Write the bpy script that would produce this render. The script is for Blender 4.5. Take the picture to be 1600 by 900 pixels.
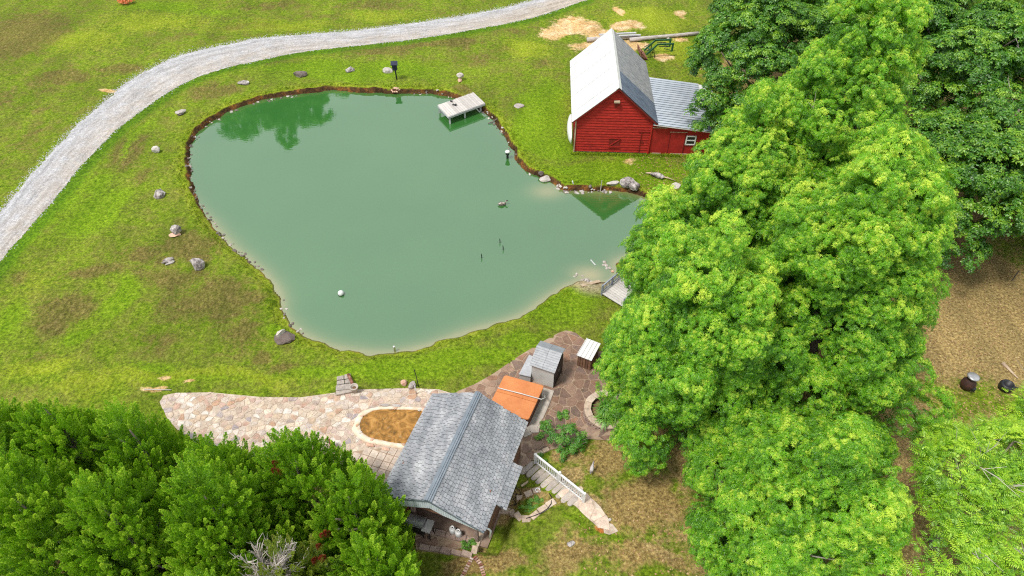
import bpy, math, random
import numpy as np
from mathutils import Vector, Matrix, Quaternion

for o in list(bpy.data.objects): bpy.data.objects.remove(o)
SC = bpy.context.scene
COL = SC.collection
R = math.radians

# ------------------------------------------------------------------ camera, light, exposure
CAM_H, FPX = 30.0, 1067.0
cam_d = bpy.data.cameras.new('camera'); cam_d.lens = 24.0; cam_d.sensor_width = 36.0
cam_d.clip_start = 0.5; cam_d.clip_end = 6000
cam = bpy.data.objects.new('camera', cam_d); COL.objects.link(cam)
cam.location = (0, 0, CAM_H); cam.rotation_euler = (R(45), 0, 0); SC.camera = cam

SUN_EL, SUN_AZ = 62.0, 238.0        # degrees; azimuth clockwise from +Y: the light comes from the left, a little behind the camera
world = bpy.data.worlds.new('World'); SC.world = world; world.use_nodes = True
wn = world.node_tree; wn.nodes.clear()
w_out = wn.nodes.new('ShaderNodeOutputWorld'); w_bg = wn.nodes.new('ShaderNodeBackground')
w_sky = wn.nodes.new('ShaderNodeTexSky'); w_sky.sky_type = 'NISHITA'; w_sky.sun_disc = False
w_sky.sun_elevation = R(SUN_EL); w_sky.sun_rotation = R(SUN_AZ); w_sky.dust_density = 2.0
w_mix = wn.nodes.new('ShaderNodeMixRGB'); w_mix.inputs[0].default_value = 0.78
w_mix.inputs[2].default_value = (9.6, 9.9, 10.2, 1)      # the pale cloud deck that covers most of the sky
w_mix.inputs[0].default_value = 0.78; wn.links.new(w_sky.outputs[0], w_mix.inputs[1]); wn.links.new(w_mix.outputs[0], w_bg.inputs[0])
w_bg.inputs[1].default_value = 0.051
wn.links.new(w_bg.outputs[0], w_out.inputs[0])
sun_d = bpy.data.lights.new('sun', 'SUN'); sun_d.energy = 1.5; sun_d.angle = R(11); sun_d.color = (1, 0.95, 0.87)
sun = bpy.data.objects.new('sun', sun_d); COL.objects.link(sun)
_dir = Vector((math.sin(R(SUN_AZ)) * math.cos(R(SUN_EL)), math.cos(R(SUN_AZ)) * math.cos(R(SUN_EL)), math.sin(R(SUN_EL))))
sun.rotation_euler = _dir.to_track_quat('Z', 'Y').to_euler()
vs = SC.view_settings; vs.view_transform = 'Standard'; vs.look = 'None'; vs.gamma = 1; vs.use_curve_mapping = False
vs.exposure = 1.22
SC.render.engine = 'CYCLES'
cy = SC.cycles; cy.max_bounces = 5; cy.diffuse_bounces = 3; cy.glossy_bounces = 2; cy.transmission_bounces = 3
cy.transparent_max_bounces = 4; cy.use_denoising = False; cy.pixel_filter_type = 'BLACKMAN_HARRIS'; cy.filter_width = 1.15; cy.caustics_reflective = False; cy.caustics_refractive = False

# ------------------------------------------------------------------ geometry of the view: pixel of the photograph -> place on the ground
S2 = math.sqrt(2)
def P(px, py, z=0.0):
    k = (450 - py) / FPX; W = CAM_H - z
    Y = W * (1 + k) / (1 - k); d = (Y + W) / S2
    return Vector(((px - 800) * d / FPX, Y, z))

POND_PX = [(298,240),(299,222),(309,207),(330,191),(352,177),(380,165),(420,154),(470,147),(515,141),(560,144),(600,146),(640,146),
 (690,147),(720,156),(750,170),(766,183),(780,200),(793,222),(803,240),(812,260),(830,271),(850,279),(868,289),(880,297),(905,299),(940,299),
 (965,298),(985,302),(1005,308),(1030,322),(1046,345),(1040,372),(1020,392),(998,397),(975,402),(955,412),(962,428),(955,437),(944,440),(930,438),(915,434),(900,438),
 (880,448),(850,466),(825,486),(800,498),(760,509),(725,519),(690,531),(660,542),(620,550),(590,551),(555,548),(520,541),(490,530),
 (468,518),(450,501),(443,485),(442,468),(434,450),(414,426),(394,408),(370,390),(350,370),(330,346),(317,325),(307,300),(298,285),(295,262)]
ZW = -0.38
def smooth_poly(pts, it=2):
    for _ in range(it):
        out = []
        for i in range(len(pts)):
            a, b = pts[i], pts[(i + 1) % len(pts)]
            out += [a * .75 + b * .25, a * .25 + b * .75]
        pts = out
    return pts
POND = np.array([(p.x, p.y) for p in smooth_poly([P(x, y, ZW) for x, y in POND_PX], 1)])

def inside_poly(X, Y, poly):
    ins = np.zeros(X.shape, bool); n = len(poly); j = n - 1
    for i in range(n):
        xi, yi = poly[i]; xj, yj = poly[j]
        if yi != yj:
            c = ((yi > Y) != (yj > Y)) & (X < (xj - xi) * (Y - yi) / (yj - yi) + xi)
            ins ^= c
        j = i
    return ins
def seg_dist(X, Y, poly, closed=True):
    d = np.full(X.shape, 1e9); n = len(poly)
    for i in range(n if closed else n - 1):
        x1, y1 = poly[i]; x2, y2 = poly[(i + 1) % n]
        dx, dy = x2 - x1, y2 - y1; L = dx * dx + dy * dy + 1e-12
        t = np.clip(((X - x1) * dx + (Y - y1) * dy) / L, 0, 1)
        d = np.minimum(d, (X - x1 - t * dx) ** 2 + (Y - y1 - t * dy) ** 2)
    return np.sqrt(d)
def sdf(X, Y, poly):
    d = seg_dist(X, Y, poly)
    return np.where(inside_poly(X, Y, poly), -d, d)
def sstep(a, b, x):
    t = np.clip((x - a) / (b - a), 0, 1); return t * t * (3 - 2 * t)
def wav(X, Y, f, s):                                    # cheap smooth noise, -1..1
    return (np.sin(X * f + 1.7 * s + 1.3 * np.sin(Y * f * .83 + s)) + np.sin(Y * f * 1.13 + 2.3 * s + 1.1 * np.sin(X * f * .71 - s))
            + np.sin((X + Y) * f * .57 + s * 3.1)) / 3

# house frame
HF = Vector((-3.38, 13.9, 0)); HE = Vector((.33, .944, 0)).normalized(); HR = Vector((HE.y, -HE.x, 0))
def HP(along, right, z): v = HF + HE * along + HR * right; return Vector((v.x, v.y, z))

def gentle(X, Y): return 1 - sstep(31, 38, Y + 0.1 * np.abs(X + 8) - 4.5 * sstep(14, 19, -X))
def height(X, Y, sd=None):
    X = np.asarray(X, float); Y = np.asarray(Y, float)
    if sd is None:
        near = (X > POND[:, 0].min() - 4) & (X < POND[:, 0].max() + 4) & (Y > POND[:, 1].min() - 4) & (Y < POND[:, 1].max() + 4)
        sd = np.full(X.shape, 9.0)
        if near.any():
            sd = np.where(near, sdf(X, Y, POND), 9.0)
    t = (X - .63) * .68 + (Y - 17.6) * -.73
    z = 1.0 * sstep(0.1, 3.7, t) + .06 * wav(X, Y, .35, 1) * sstep(2, 6, sd)
    a = (X - HF.x) * HE.x + (Y - HF.y) * HE.y; r = (X - HF.x) * HR.x + (Y - HF.y) * HR.y
    dh = np.maximum(np.maximum(.12 - a, a - 5.6), np.maximum(-2.6 - r, r - 2.75))
    z = z * sstep(0.0, .35, dh) - .03 * (1 - sstep(0, .35, dh))
    s2 = sd + .14 * wav(X, Y, 2.9, 5) + .07 * wav(X, Y, 7.5, 9)
    w = .22 + .12 * wav(X, Y, 1.1, 11) + .75 * gentle(X, Y)
    out = ZW - .02 + (z - ZW + .02) * sstep(0, 1, s2 / w)
    inn = ZW - .02 - np.minimum(1.6, np.abs(s2) * .45)
    # bare clay shelf under the far bank
    return np.where(s2 > 0, out, inn)
def H(x, y): return float(height(np.array([x]), np.array([y]))[0])
def G(px, py, dz=0.0):
    z = 0.0
    for _ in range(6):
        p = P(px, py, z); z = H(p.x, p.y)
    return Vector((p.x, p.y, z + dz))
def mpp(px, py):                                        # metres per photo pixel at a ground point
    p = P(px, py); return (p.y + CAM_H) / S2 / FPX

# ------------------------------------------------------------------ object helpers
def link(o, parent=None):
    COL.objects.link(o)
    if parent is not None: o.parent = parent
    return o
def tag(o, label=None, cat=None, group=None, kind=None):
    if label: o['label'] = label
    if cat: o['category'] = cat
    if group: o['group'] = group
    if kind: o['kind'] = kind
    return o
def thing(name, label, cat, loc=(0, 0, 0), rz=0.0, group=None):
    o = bpy.data.objects.new(name, None); o.empty_display_size = .2; link(o)
    o.location = loc; o.rotation_euler = (0, 0, rz)
    return tag(o, label, cat, group)
class MB:
    def __init__(s): s.v = []; s.f = []
    def add(s, vs, fs):
        n = len(s.v); s.v += [tuple(v) for v in vs]; s.f += [tuple(i + n for i in f) for f in fs]; return s
    def box(s, c, d, rz=0.0, M=None):
        x, y, z = d[0] / 2, d[1] / 2, d[2] / 2
        vs = [Vector((i * x, j * y, k * z)) for k in (-1, 1) for i, j in ((-1, -1), (1, -1), (1, 1), (-1, 1))]
        m = M if M is not None else Matrix.Rotation(rz, 3, 'Z')
        vs = [m @ v + Vector(c) for v in vs]
        return s.add(vs, [(3, 2, 1, 0), (4, 5, 6, 7), (0, 1, 5, 4), (1, 2, 6, 5), (2, 3, 7, 6), (3, 0, 4, 7)])
    def bar(s, a, b, w, h=None):
        a, b = Vector(a), Vector(b); h = h or w; d = (b - a)
        L = d.length; z = d.normalized(); up = Vector((0, 0, 1)) if abs(z.z) < .95 else Vector((0, 1, 0))
        x = z.cross(up).normalized(); y = x.cross(z).normalized()
        M = Matrix((x, y, z)).transposed()
        return s.box((a + b) / 2, (w, h, L), M=M)
    def prism(s, top, z0=None, thick=None):
        n = len(top); top = [Vector(t) for t in top]
        bot = [Vector((t.x, t.y, z0)) if z0 is not None else Vector((t.x, t.y, t.z - thick)) for t in top]
        return s.add(top + bot, [tuple(range(n)), tuple(range(2 * n - 1, n - 1, -1))] + [(i, i + n, (i + 1) % n + n, (i + 1) % n) for i in range(n)])
    def slab(s, quad, thick):                           # thickness along the quad's own normal
        q = [Vector(p) for p in quad]; nrm = (q[1] - q[0]).cross(q[3] - q[0]).normalized()
        if nrm.z < 0: nrm = -nrm; 
        n = len(q); bot = [p - nrm * thick for p in q]
        return s.add(q + bot, [tuple(range(n)), tuple(range(2 * n - 1, n - 1, -1))] + [(i, i + n, (i + 1) % n + n, (i + 1) % n) for i in range(n)])
    def tube(s, pts, rad, n=6, cap=True):
        pts = [Vector(p) for p in pts]; rings = []
        for i, p in enumerate(pts):
            d = (pts[min(i + 1, len(pts) - 1)] - pts[max(i - 1, 0)]).normalized()
            up = Vector((0, 0, 1)) if abs(d.z) < .9 else Vector((1, 0, 0))
            x = d.cross(up).normalized(); y = x.cross(d).normalized(); r = rad[i] if hasattr(rad, '__len__') else rad
            rings.append([p + (x * math.cos(a) + y * math.sin(a)) * r for a in [2 * math.pi * k / n for k in range(n)]])
        fs = []
        for i in range(len(pts) - 1):
            for k in range(n):
                fs.append((i * n + k, (i + 1) * n + k, (i + 1) * n + (k + 1) % n, i * n + (k + 1) % n))
        if cap: fs += [tuple(range(n)), tuple(range(len(pts) * n - 1, (len(pts) - 1) * n - 1, -1))]
        return s.add([v for r in rings for v in r], fs)
    def lathe(s, c, prof, n=14):
        c = Vector(c); vs = []; fs = []
        for r, z in prof:
            vs += [c + Vector((r * math.cos(2 * math.pi * k / n), r * math.sin(2 * math.pi * k / n), z)) for k in range(n)]
        for i in range(len(prof) - 1):
            for k in range(n): fs.append((i * n + k, i * n + (k + 1) % n, (i + 1) * n + (k + 1) % n, (i + 1) * n + k))
        fs += [tuple(range(n - 1, -1, -1)), tuple((len(prof) - 1) * n + k for k in range(n))]
        return s.add(vs, fs)
    def mesh(s, name, mat, smooth=False):
        me = bpy.data.meshes.new(name); me.from_pydata(s.v, [], s.f)
        me.validate(); 
        if mat: me.materials.append(mat)
        if smooth: me.polygons.foreach_set('use_smooth', [True] * len(me.polygons))
        me.update(); return me
    def build(s, name, mat, parent=None, smooth=False, bevel=0.0):
        me = s.mesh(name, mat, smooth)
        import bmesh
        bm = bmesh.new(); bm.from_mesh(me); bmesh.ops.recalc_face_normals(bm, faces=bm.faces)
        if bevel > 0:
            bmesh.ops.bevel(bm, geom=[e for e in bm.edges if not e.smooth or e.calc_face_angle(0) > .5], offset=bevel, segments=1, affect='EDGES')
        bm.to_mesh(me); bm.free()
        return link(bpy.data.objects.new(name, me), parent)
def copy_tree(o, parent=None, loc=None, rz=None):
    c = o.copy(); link(c, parent)
    if loc is not None: c.location = loc
    if rz is not None: c.rotation_euler = (0, 0, rz)
    for ch in o.children: copy_tree(ch, c)
    return c

# ------------------------------------------------------------------ materials
def new_mat(name):
    m = bpy.data.materials.new(name); m.use_nodes = True; nt = m.node_tree
    b = nt.nodes['Principled BSDF']; return m, nt, b
def nd(nt, t, **kw):
    n = nt.nodes.new(t)
    for k, v in kw.items(): setattr(n, k, v)
    return n
def ramp(nt, fac, stops, interp='LINEAR'):
    r = nd(nt, 'ShaderNodeValToRGB'); r.color_ramp.interpolation = interp
    el = r.color_ramp.elements
    while len(el) < len(stops): el.new(.5)
    for e, (p, c) in zip(el, stops): e.position = p; e.color = (*c, 1) if len(c) == 3 else c
    nt.links.new(fac, r.inputs[0]); return r.outputs[0]
def noise(nt, scale, detail=4, rough=.55, vec=None, dist=0.0, stretch=None):
    n = nd(nt, 'ShaderNodeTexNoise'); n.inputs['Scale'].default_value = scale; n.inputs['Detail'].default_value = detail
    n.inputs['Roughness'].default_value = rough; n.inputs['Distortion'].default_value = dist
    v = vec
    if v is None: v = nd(nt, 'ShaderNodeNewGeometry').outputs['Position']
    if stretch:
        mp = nd(nt, 'ShaderNodeMapping'); mp.inputs['Scale'].default_value = stretch[:3]
        if len(stretch) > 3: mp.inputs['Rotation'].default_value = (0, 0, stretch[3])
        nt.links.new(v, mp.inputs[0]); v = mp.outputs[0]
    nt.links.new(v, n.inputs['Vector']); return n.outputs['Fac']
def mixc(nt, fac, a, b, mode='MIX'):
    m = nd(nt, 'ShaderNodeMixRGB', blend_type=mode)
    for i, s in ((0, fac), (1, a), (2, b)):
        if isinstance(s, (int, float)): m.inputs[i].default_value = s
        elif isinstance(s, tuple): m.inputs[i].default_value = (*s, 1)
        else: nt.links.new(s, m.inputs[i])
    return m.outputs[0]
def mth(nt, op, a, b=None, c=None, clamp=False):
    m = nd(nt, 'ShaderNodeMath', operation=op, use_clamp=clamp)
    for i, s in enumerate((a, b, c)):
        if s is None: continue
        if isinstance(s, (int, float)): m.inputs[i].default_value = s
        else: nt.links.new(s, m.inputs[i])
    return m.outputs[0]
def attr(nt, name, kind='GEOMETRY'):
    a = nd(nt, 'ShaderNodeAttribute', attribute_name=name, attribute_type=kind); return a.outputs['Fac']
def bump(nt, b, h, strength=.5, dist=.05):
    n = nd(nt, 'ShaderNodeBump'); n.inputs['Strength'].default_value = strength; n.inputs['Distance'].default_value = dist
    nt.links.new(h, n.inputs['Height']); nt.links.new(n.outputs[0], b.inputs['Normal'])
def simple(name, cols, scale=4.0, rough=.8, detail=5, bmp=.3, bd=.02, stretch=None, metal=0.0, rnd=0.0, spec=None, local=False):
    """colour ramp over noise, optional per-object brightness variation"""
    m, nt, b = new_mat(name)
    v = nd(nt, 'ShaderNodeTexCoord').outputs['Object'] if local else None
    f = noise(nt, scale, detail, .6, vec=v, stretch=stretch)
    n = len(cols); c = ramp(nt, f, [(.3 + .4 * i / max(1, n - 1), k) for i, k in enumerate(cols)])
    if rnd:
        r = nd(nt, 'ShaderNodeObjectInfo').outputs['Random']
        v = mth(nt, 'MULTIPLY_ADD', r, rnd * 2, 1 - rnd)
        cb = nd(nt, 'ShaderNodeCombineColor')
        for i in range(3): nt.links.new(v, cb.inputs[i])
        c = mixc(nt, 1.0, c, cb.outputs[0], 'MULTIPLY')
    nt.links.new(c, b.inputs['Base Color']); b.inputs['Roughness'].default_value = rough; b.inputs['Metallic'].default_value = metal
    if spec is not None: b.inputs['Specular IOR Level'].default_value = spec
    if bmp: bump(nt, b, noise(nt, scale * 4, 4, .6, vec=v, stretch=stretch), bmp, bd)
    return m
def stone_mat(name, cols, scale=5.0, crack=None, rough=.85, bmp=.6):
    """per-object random base colour with mottling"""
    m, nt, b = new_mat(name)
    r = nd(nt, 'ShaderNodeObjectInfo').outputs['Random']
    base = ramp(nt, r, [(i / (len(cols) - 1), c) for i, c in enumerate(cols)])
    f = noise(nt, scale, 6, .65); f2 = noise(nt, scale * 4.5, 4, .6)
    v = mth(nt, 'MULTIPLY_ADD', f, 1.3, .38); v2 = mth(nt, 'MULTIPLY_ADD', f2, .9, .55); vv = mth(nt, 'MULTIPLY', v, v2)
    cb = nd(nt, 'ShaderNodeCombineColor')
    for i in range(3): nt.links.new(vv, cb.inputs[i])
    c = mixc(nt, 1.0, base, cb.outputs[0], 'MULTIPLY')
    if crack:
        v = nd(nt, 'ShaderNodeTexVoronoi'); v.feature = 'DISTANCE_TO_EDGE'; v.inputs['Scale'].default_value = 5.5
        pw = nd(nt, 'ShaderNodeNewGeometry').outputs['Position']; vm = nd(nt, 'ShaderNodeVectorMath'); vm.operation = 'ADD'
        nn_ = nd(nt, 'ShaderNodeTexNoise'); nn_.inputs['Scale'].default_value = 3; nt.links.new(pw, nn_.inputs['Vector'])
        nt.links.new(pw, vm.inputs[0]); nt.links.new(nn_.outputs['Color'], vm.inputs[1]); nt.links.new(vm.outputs[0], v.inputs['Vector'])
        e = ramp(nt, v.outputs['Distance'], [(.01, (1, 1, 1)), (.055, (0, 0, 0))]); e = mth(nt, 'MULTIPLY', e, ramp(nt, noise(nt, 2.2, 3, .6), [(.42, (0, 0, 0)), (.56, (.8, .8, .8))]))
        c = mixc(nt, e, c, crack)
    nt.links.new(c, b.inputs['Base Color']); b.inputs['Roughness'].default_value = rough
    bump(nt, b, f2, bmp, .03); return m

M = {}
# ---- ground
def ground_mat():
    m, nt, b = new_mat('lawn_and_soil')
    big = noise(nt, .16, 5, .6); mid = noise(nt, .8, 6, .65, dist=.6); tuft = noise(nt, 3.2, 5, .7, stretch=(1, 1, 1)); fine = noise(nt, 7, 5, .8)
    tufx = noise(nt, 4.5, 4, .7, stretch=(1, .42, 1, .6))
    g = ramp(nt, tuft, [(.3, (.055, .10, .006)), (.5, (.145, .225, .012)), (.72, (.28, .35, .04))])
    g = mixc(nt, ramp(nt, mid, [(.42, (0, 0, 0)), (.66, (.75, .75, .75))]), g, ramp(nt, tufx, [(.3, (.085, .08, .02)), (.55, (.20, .19, .045)), (.75, (.33, .31, .10))]))
    def layer(c, name, stops, gain=1.6, thr=.5, amt=1.0, nse=None):
        a = attr(nt, name)
        t = mth(nt, 'MULTIPLY_ADD', a, gain, mth(nt, 'MULTIPLY_ADD', mth(nt, 'ADD', mid, mth(nt, 'MULTIPLY', tuft, 1.5)), 1.1, -1.375 - thr))
        t = mth(nt, 'MULTIPLY', mth(nt, 'MULTIPLY', t, 2.2, clamp=True), mth(nt, 'MULTIPLY', a, 6, clamp=True), clamp=True)
        if amt != 1: t = mth(nt, 'MULTIPLY', t, amt)
        return mixc(nt, t, c, ramp(nt, nse if nse is not None else tufx, stops))
    g = layer(g, 'yellow', [(.3, (.20, .25, .008)), (.5, (.24, .31, .018)), (.7, (.37, .41, .05))], 1.4, .5, .75)
    g = layer(g, 'brown', [(.28, (.045, .034, .012)), (.45, (.12, .085, .032)), (.62, (.21, .15, .06)), (.78, (.36, .28, .13))], 1.45, .5, .68)
    g = layer(g, 'lush', [(.3, (.07, .16, .004)), (.5, (.145, .255, .008)), (.72, (.25, .37, .025))], 1.6, .45, .85, tuft)
    g = layer(g, 'verge', [(.3, (.03, .09, .004)), (.5, (.075, .17, .006)), (.72, (.16, .28, .015))], 1.5, .4, .9, tuft)
    g = layer(g, 'straw', [(.3, (.10, .065, .022)), (.46, (.25, .17, .065)), (.6, (.38, .28, .11)), (.75, (.5, .40, .2))], 1.5, .45, .95, noise(nt, 6.5, 5, .8))
    g = layer(g, 'litter', [(.33, (.13, .09, .035)), (.45, (.27, .19, .075)), (.58, (.41, .31, .135)), (.75, (.56, .45, .24))], 1.9, .35, 1, noise(nt, 8, 5, .85))
    g = layer(g, 'clay', [(.3, (.42, .24, .09)), (.5, (.62, .42, .20)), (.68, (.78, .62, .40))], 1.8, .6, 1, mid)
    g = layer(g, 'rust', [(.3, (.28, .08, .02)), (.5, (.5, .18, .05)), (.7, (.6, .33, .14))], 1.8, .5, 1, mid)
    # bank: bare wet earth, orange clay in places
    bank = ramp(nt, noise(nt, 1.1, 5, .7), [(.3, (.025, .015, .008)), (.5, (.075, .042, .02)), (.6, (.16, .07, .022)), (.72, (.38, .17, .05))])
    mud = ramp(nt, tuft, [(.3, (.30, .25, .14)), (.7, (.46, .40, .26))])
    g = mixc(nt, attr(nt, 'mud'), g, mud)
    g = mixc(nt, mth(nt, 'MULTIPLY_ADD', mth(nt, 'ADD', attr(nt, 'bank'), mth(nt, 'MULTIPLY_ADD', fine, .5, -.25)), 2.2, -.55, clamp=True), g, bank)
    # short-range value noise: blades, clippings, small gaps
    vv = ramp(nt, fine, [(.30, (.3, .3, .3)), (.5, (.97, .97, .97)), (.70, (1.65, 1.65, 1.55))])
    g = mixc(nt, 1.0, g, vv, 'MULTIPLY')
    vb = ramp(nt, mth(nt, 'MULTIPLY', mth(nt, 'ADD', big, noise(nt, .55, 4, .6, stretch=(1, .16, 1, -.95))), .5), [(.38, (.78, .80, .78)), (.62, (1.2, 1.16, 1.14))])
    g = mixc(nt, 1.0, g, vb, 'MULTIPLY')
    nt.links.new(g, b.inputs['Base Color']); b.inputs['Roughness'].default_value = .95; b.inputs['Specular IOR Level'].default_value = .1
    hh = mth(nt, 'ADD', mth(nt, 'MULTIPLY', tuft, .7), mth(nt, 'MULTIPLY', fine, .5))
    bump(nt, b, hh, .9, .16)
    return m
M['ground'] = ground_mat()
def road_mat():
    m, nt, b = new_mat('crushed_gravel')
    u = attr(nt, 'across')
    fine = noise(nt, 14, 4, .8); mid = noise(nt, 1.1, 5, .6); st = noise(nt, .7, 4, .6)
    v = nd(nt, 'ShaderNodeTexVoronoi'); v.inputs['Scale'].default_value = 9; nt.links.new(nd(nt, 'ShaderNodeNewGeometry').outputs['Position'], v.inputs['Vector'])
    grey = ramp(nt, fine, [(.3, (.22, .22, .23)), (.5, (.42, .42, .435)), (.72, (.66, .66, .68))])
    tan = ramp(nt, fine, [(.3, (.27, .23, .19)), (.5, (.43, .375, .315)), (.72, (.62, .56, .49))])
    rut = mth(nt, 'MULTIPLY_ADD', mid, 1.6, mth(nt, 'MULTIPLY_ADD', attr(nt, 'tan'), 1.3, -1.25), clamp=True)
    c = mixc(nt, rut, grey, tan)
    c = mixc(nt, 1.0, c, ramp(nt, v.outputs['Color'], [(0, (.72, .72, .72)), (1, (1.2, 1.2, 1.2))]), 'MULTIPLY')
    cx_ = nd(nt, 'ShaderNodeCombineXYZ'); nt.links.new(mth(nt, 'MULTIPLY', u, 9), cx_.inputs[0]); nt.links.new(mth(nt, 'MULTIPLY', attr(nt, 'along'), .35), cx_.inputs[1])
    sk = noise(nt, 1.0, 5, .65, vec=cx_.outputs[0]); c = mixc(nt, 1.0, c, ramp(nt, sk, [(.3, (.66, .64, .61)), (.5, (.98, .98, .98)), (.68, (1.22, 1.22, 1.22))]), 'MULTIPLY')
    # wheel tracks packed darker
    tr = mth(nt, 'MULTIPLY', attr(nt, 'rut'), mth(nt, 'MULTIPLY_ADD', st, 1.6, -.3, clamp=True))
    c = mixc(nt, mth(nt, 'MULTIPLY', tr, .5), c, (.36, .32, .27))
    nt.links.new(c, b.inputs['Base Color']); b.inputs['Roughness'].default_value = .9; b.inputs['Specular IOR Level'].default_value = .2
    bump(nt, b, fine, .7, .06); return m
M['road'] = road_mat()
def water_mat():
    m, nt, b = new_mat('pond_water')
    sh = attr(nt, 'shallow'); n1 = noise(nt, .35, 4, .6)
    deep = ramp(nt, noise(nt, .12, 3, .5), [(.3, (.030, .128, .026)), (.7, (.040, .146, .032))])
    f = mth(nt, 'MULTIPLY_ADD', n1, .35, mth(nt, 'ADD', sh, -.17), clamp=True)
    c = mixc(nt, mth(nt, 'MULTIPLY', f, sh), deep, (.28, .26, .11))
    nt.links.new(c, b.inputs['Base Color']); b.inputs['Roughness'].default_value = .02
    b.inputs['IOR'].default_value = 2.5
    n = nd(nt, 'ShaderNodeBump'); n.inputs['Strength'].default_value = .06; n.inputs['Distance'].default_value = .02
    nt.links.new(noise(nt, 2.2, 3, .5, stretch=(1, 2.2, 1)), n.inputs['Height']); nt.links.new(n.outputs[0], b.inputs['Normal'])
    return m
M['water'] = water_mat()

# ------------------------------------------------------------------ ground sheet
def axis(a0, a1, fine_a, fine_b, fs, cs, far):
    out = list(np.arange(fine_a, fine_b + 1e-6, fs)); v = fine_a
    lo = []
    while v > a0: v -= cs; lo.append(v)
    s = cs
    while v > -far: s *= 1.5; v -= s; lo.append(v)
    v = out[-1]; hi = []
    while v < a1: v += cs; hi.append(v)
    s = cs
    while v < far: s *= 1.5; v += s; hi.append(v)
    return np.array(lo[::-1] + out + hi)
gx = axis(-56, 58, -27.5, 13.5, .16, .4, 2500); gy = axis(6, 84, 11.5, 55.5, .16, .4, 2500)
GX, GY = np.meshgrid(gx, gy); GX = GX.ravel(); GY = GY.ravel()
nearp = (GX > -30) & (GX < 16) & (GY > 18) & (GY < 60)
SD = np.full(GX.shape, 9.0); SD[nearp] = sdf(GX[nearp], GY[nearp], POND)
GZ = height(GX, GY, SD)

def blob_mask(blobs):
    """blobs given by where they lie in the photograph; turned into ellipses on the ground"""
    out = np.zeros(GX.shape)
    jx = GX + .7 * wav(GX, GY, .9, 2) + .35 * wav(GX, GY, 2.3, 4); jy = GY + .7 * wav(GX, GY, .8, 7) + .35 * wav(GX, GY, 2.1, 3)
    for px, py, rx, ry, v in blobs:
        c = G(px, py); a = P(px + rx, py, c.z); bq = P(px, max(py - ry, -300), c.z); b2 = P(px, py + ry, c.z)
        wx = abs(a.x - c.x); wy = abs(bq.y - b2.y) / 2
        q = ((jx - c.x) / wx) ** 2 + ((jy - c.y) / wy) ** 2
        out = np.maximum(out, v * np.exp(-q * 1.1))
    return out
masks = {}
_lo = [P(x, y) for x, y in [(-60,490),(0,410),(30,372),(65,335),(95,297),(125,260),(160,224),(190,195),(225,170),(265,142),(307,120),(350,105),(400,95),(462,82),(550,72),(625,64),(700,54),(800,35),(850,22),(915,0)]]
_m = (GX > -60) & (GX < 20) & (GY > 20) & (GY < 90); _d = np.full(GX.shape, 9.0); _d[_m] = seg_dist(GX[_m], GY[_m], np.array([(p.x, p.y) for p in _lo]), False)
masks['verge'] = .9 * np.exp(-(_d / 1.1) ** 2)
masks['brown'] = blob_mask([(30,55,90,45,1),(95,125,60,20,.8),(110,112,45,18,.6),(185,108,50,14,.8),(45,215,35,40,.6),(10,150,40,30,.6),(60,170,60,14,.5),
 (200,238,36,34,1),(220,280,25,26,.6),(335,140,60,14,.7),(240,180,40,18,.5),(225,395,60,22,.8),(300,380,70,30,.8),(260,430,90,25,.8),(150,425,70,20,.8),(340,470,95,45,.95),(380,520,60,40,.7),(95,492,60,26,1),
 (60,545,40,16,.5),(240,530,70,22,.6),(395,555,26,13,1),(430,572,50,13,.7),(645,70,110,8,1),(710,68,45,10,1),(560,78,120,8,.8),(430,95,60,10,.7),(740,92,60,20,.6),(790,45,90,14,.6),(590,8,100,14,.6),(430,10,80,14,.6),
 (300,55,80,16,.5),(380,40,90,10,.5),(850,95,40,14,.6),(890,120,30,25,.5),(720,135,20,14,.8),(745,545,40,12,.5),(700,20,60,12,.5),(1060,300,60,30,.5),(1040,250,60,14,.5),(420,70,10,10,.3),(20,430,40,18,.5),(130,25,60,12,.4),
 (500,25,80,10,.5),(290,250,30,30,.3),(120,240,30,20,.4),(780,75,50,14,.5)])
masks['lush'] = blob_mask([(150,325,46,42,1),(125,352,50,30,.9),(190,300,30,20,.6),(185,472,28,36,1),(130,525,45,14,.9),(15,500,30,50,.7),(480,103,80,11,1),(560,118,200,12,.7),(620,105,120,14,.7),
 (850,170,40,50,1),(820,200,25,50,.9),(860,230,60,24,1),(960,268,140,16,1),(910,285,60,10,1),(250,10,70,10,.9),(330,20,60,8,.6),(620,580,120,22,.9),(720,555,100,22,.9),(500,580,60,20,.7),(880,480,70,34,.9),(800,530,50,20,.7),
 (440,510,20,16,.9),(250,570,70,16,.6),(950,440,20,20,.8),(310,600,120,14,.5),(160,285,30,18,.7),(60,350,30,18,.8),(215,215,14,70,.6),(1000,255,60,14,.8),(880,60,30,10,.3),(120,300,15,60,.6),(40,390,18,28,.9),(100,318,12,22,.8),
 (870,840,70,22,.45),(830,865,70,18,.45),(1510,475,40,14,.4)])
masks['yellow'] = np.maximum(blob_mask([(130,60,110,30,.7),(240,35,120,22,.7),(420,40,160,14,.7),(600,25,120,12,.6),(1010,30,90,24,1),(1060,80,50,26,.9),(300,590,220,22,.8),(60,570,80,30,.8),(60,440,60,40,.5),(350,75,60,10,.6),(820,75,60,20,.8),(650,140,120,10,.5),
 (880,110,40,40,.4),(960,285,60,10,.5),(930,40,60,20,.7),(150,600,150,20,.7),(650,590,160,16,.5),(30,30,30,20,.4)]),
 .95 * np.exp(-np.clip(SD, 0, 99) / 1.1) * (SD > -.5))
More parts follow.
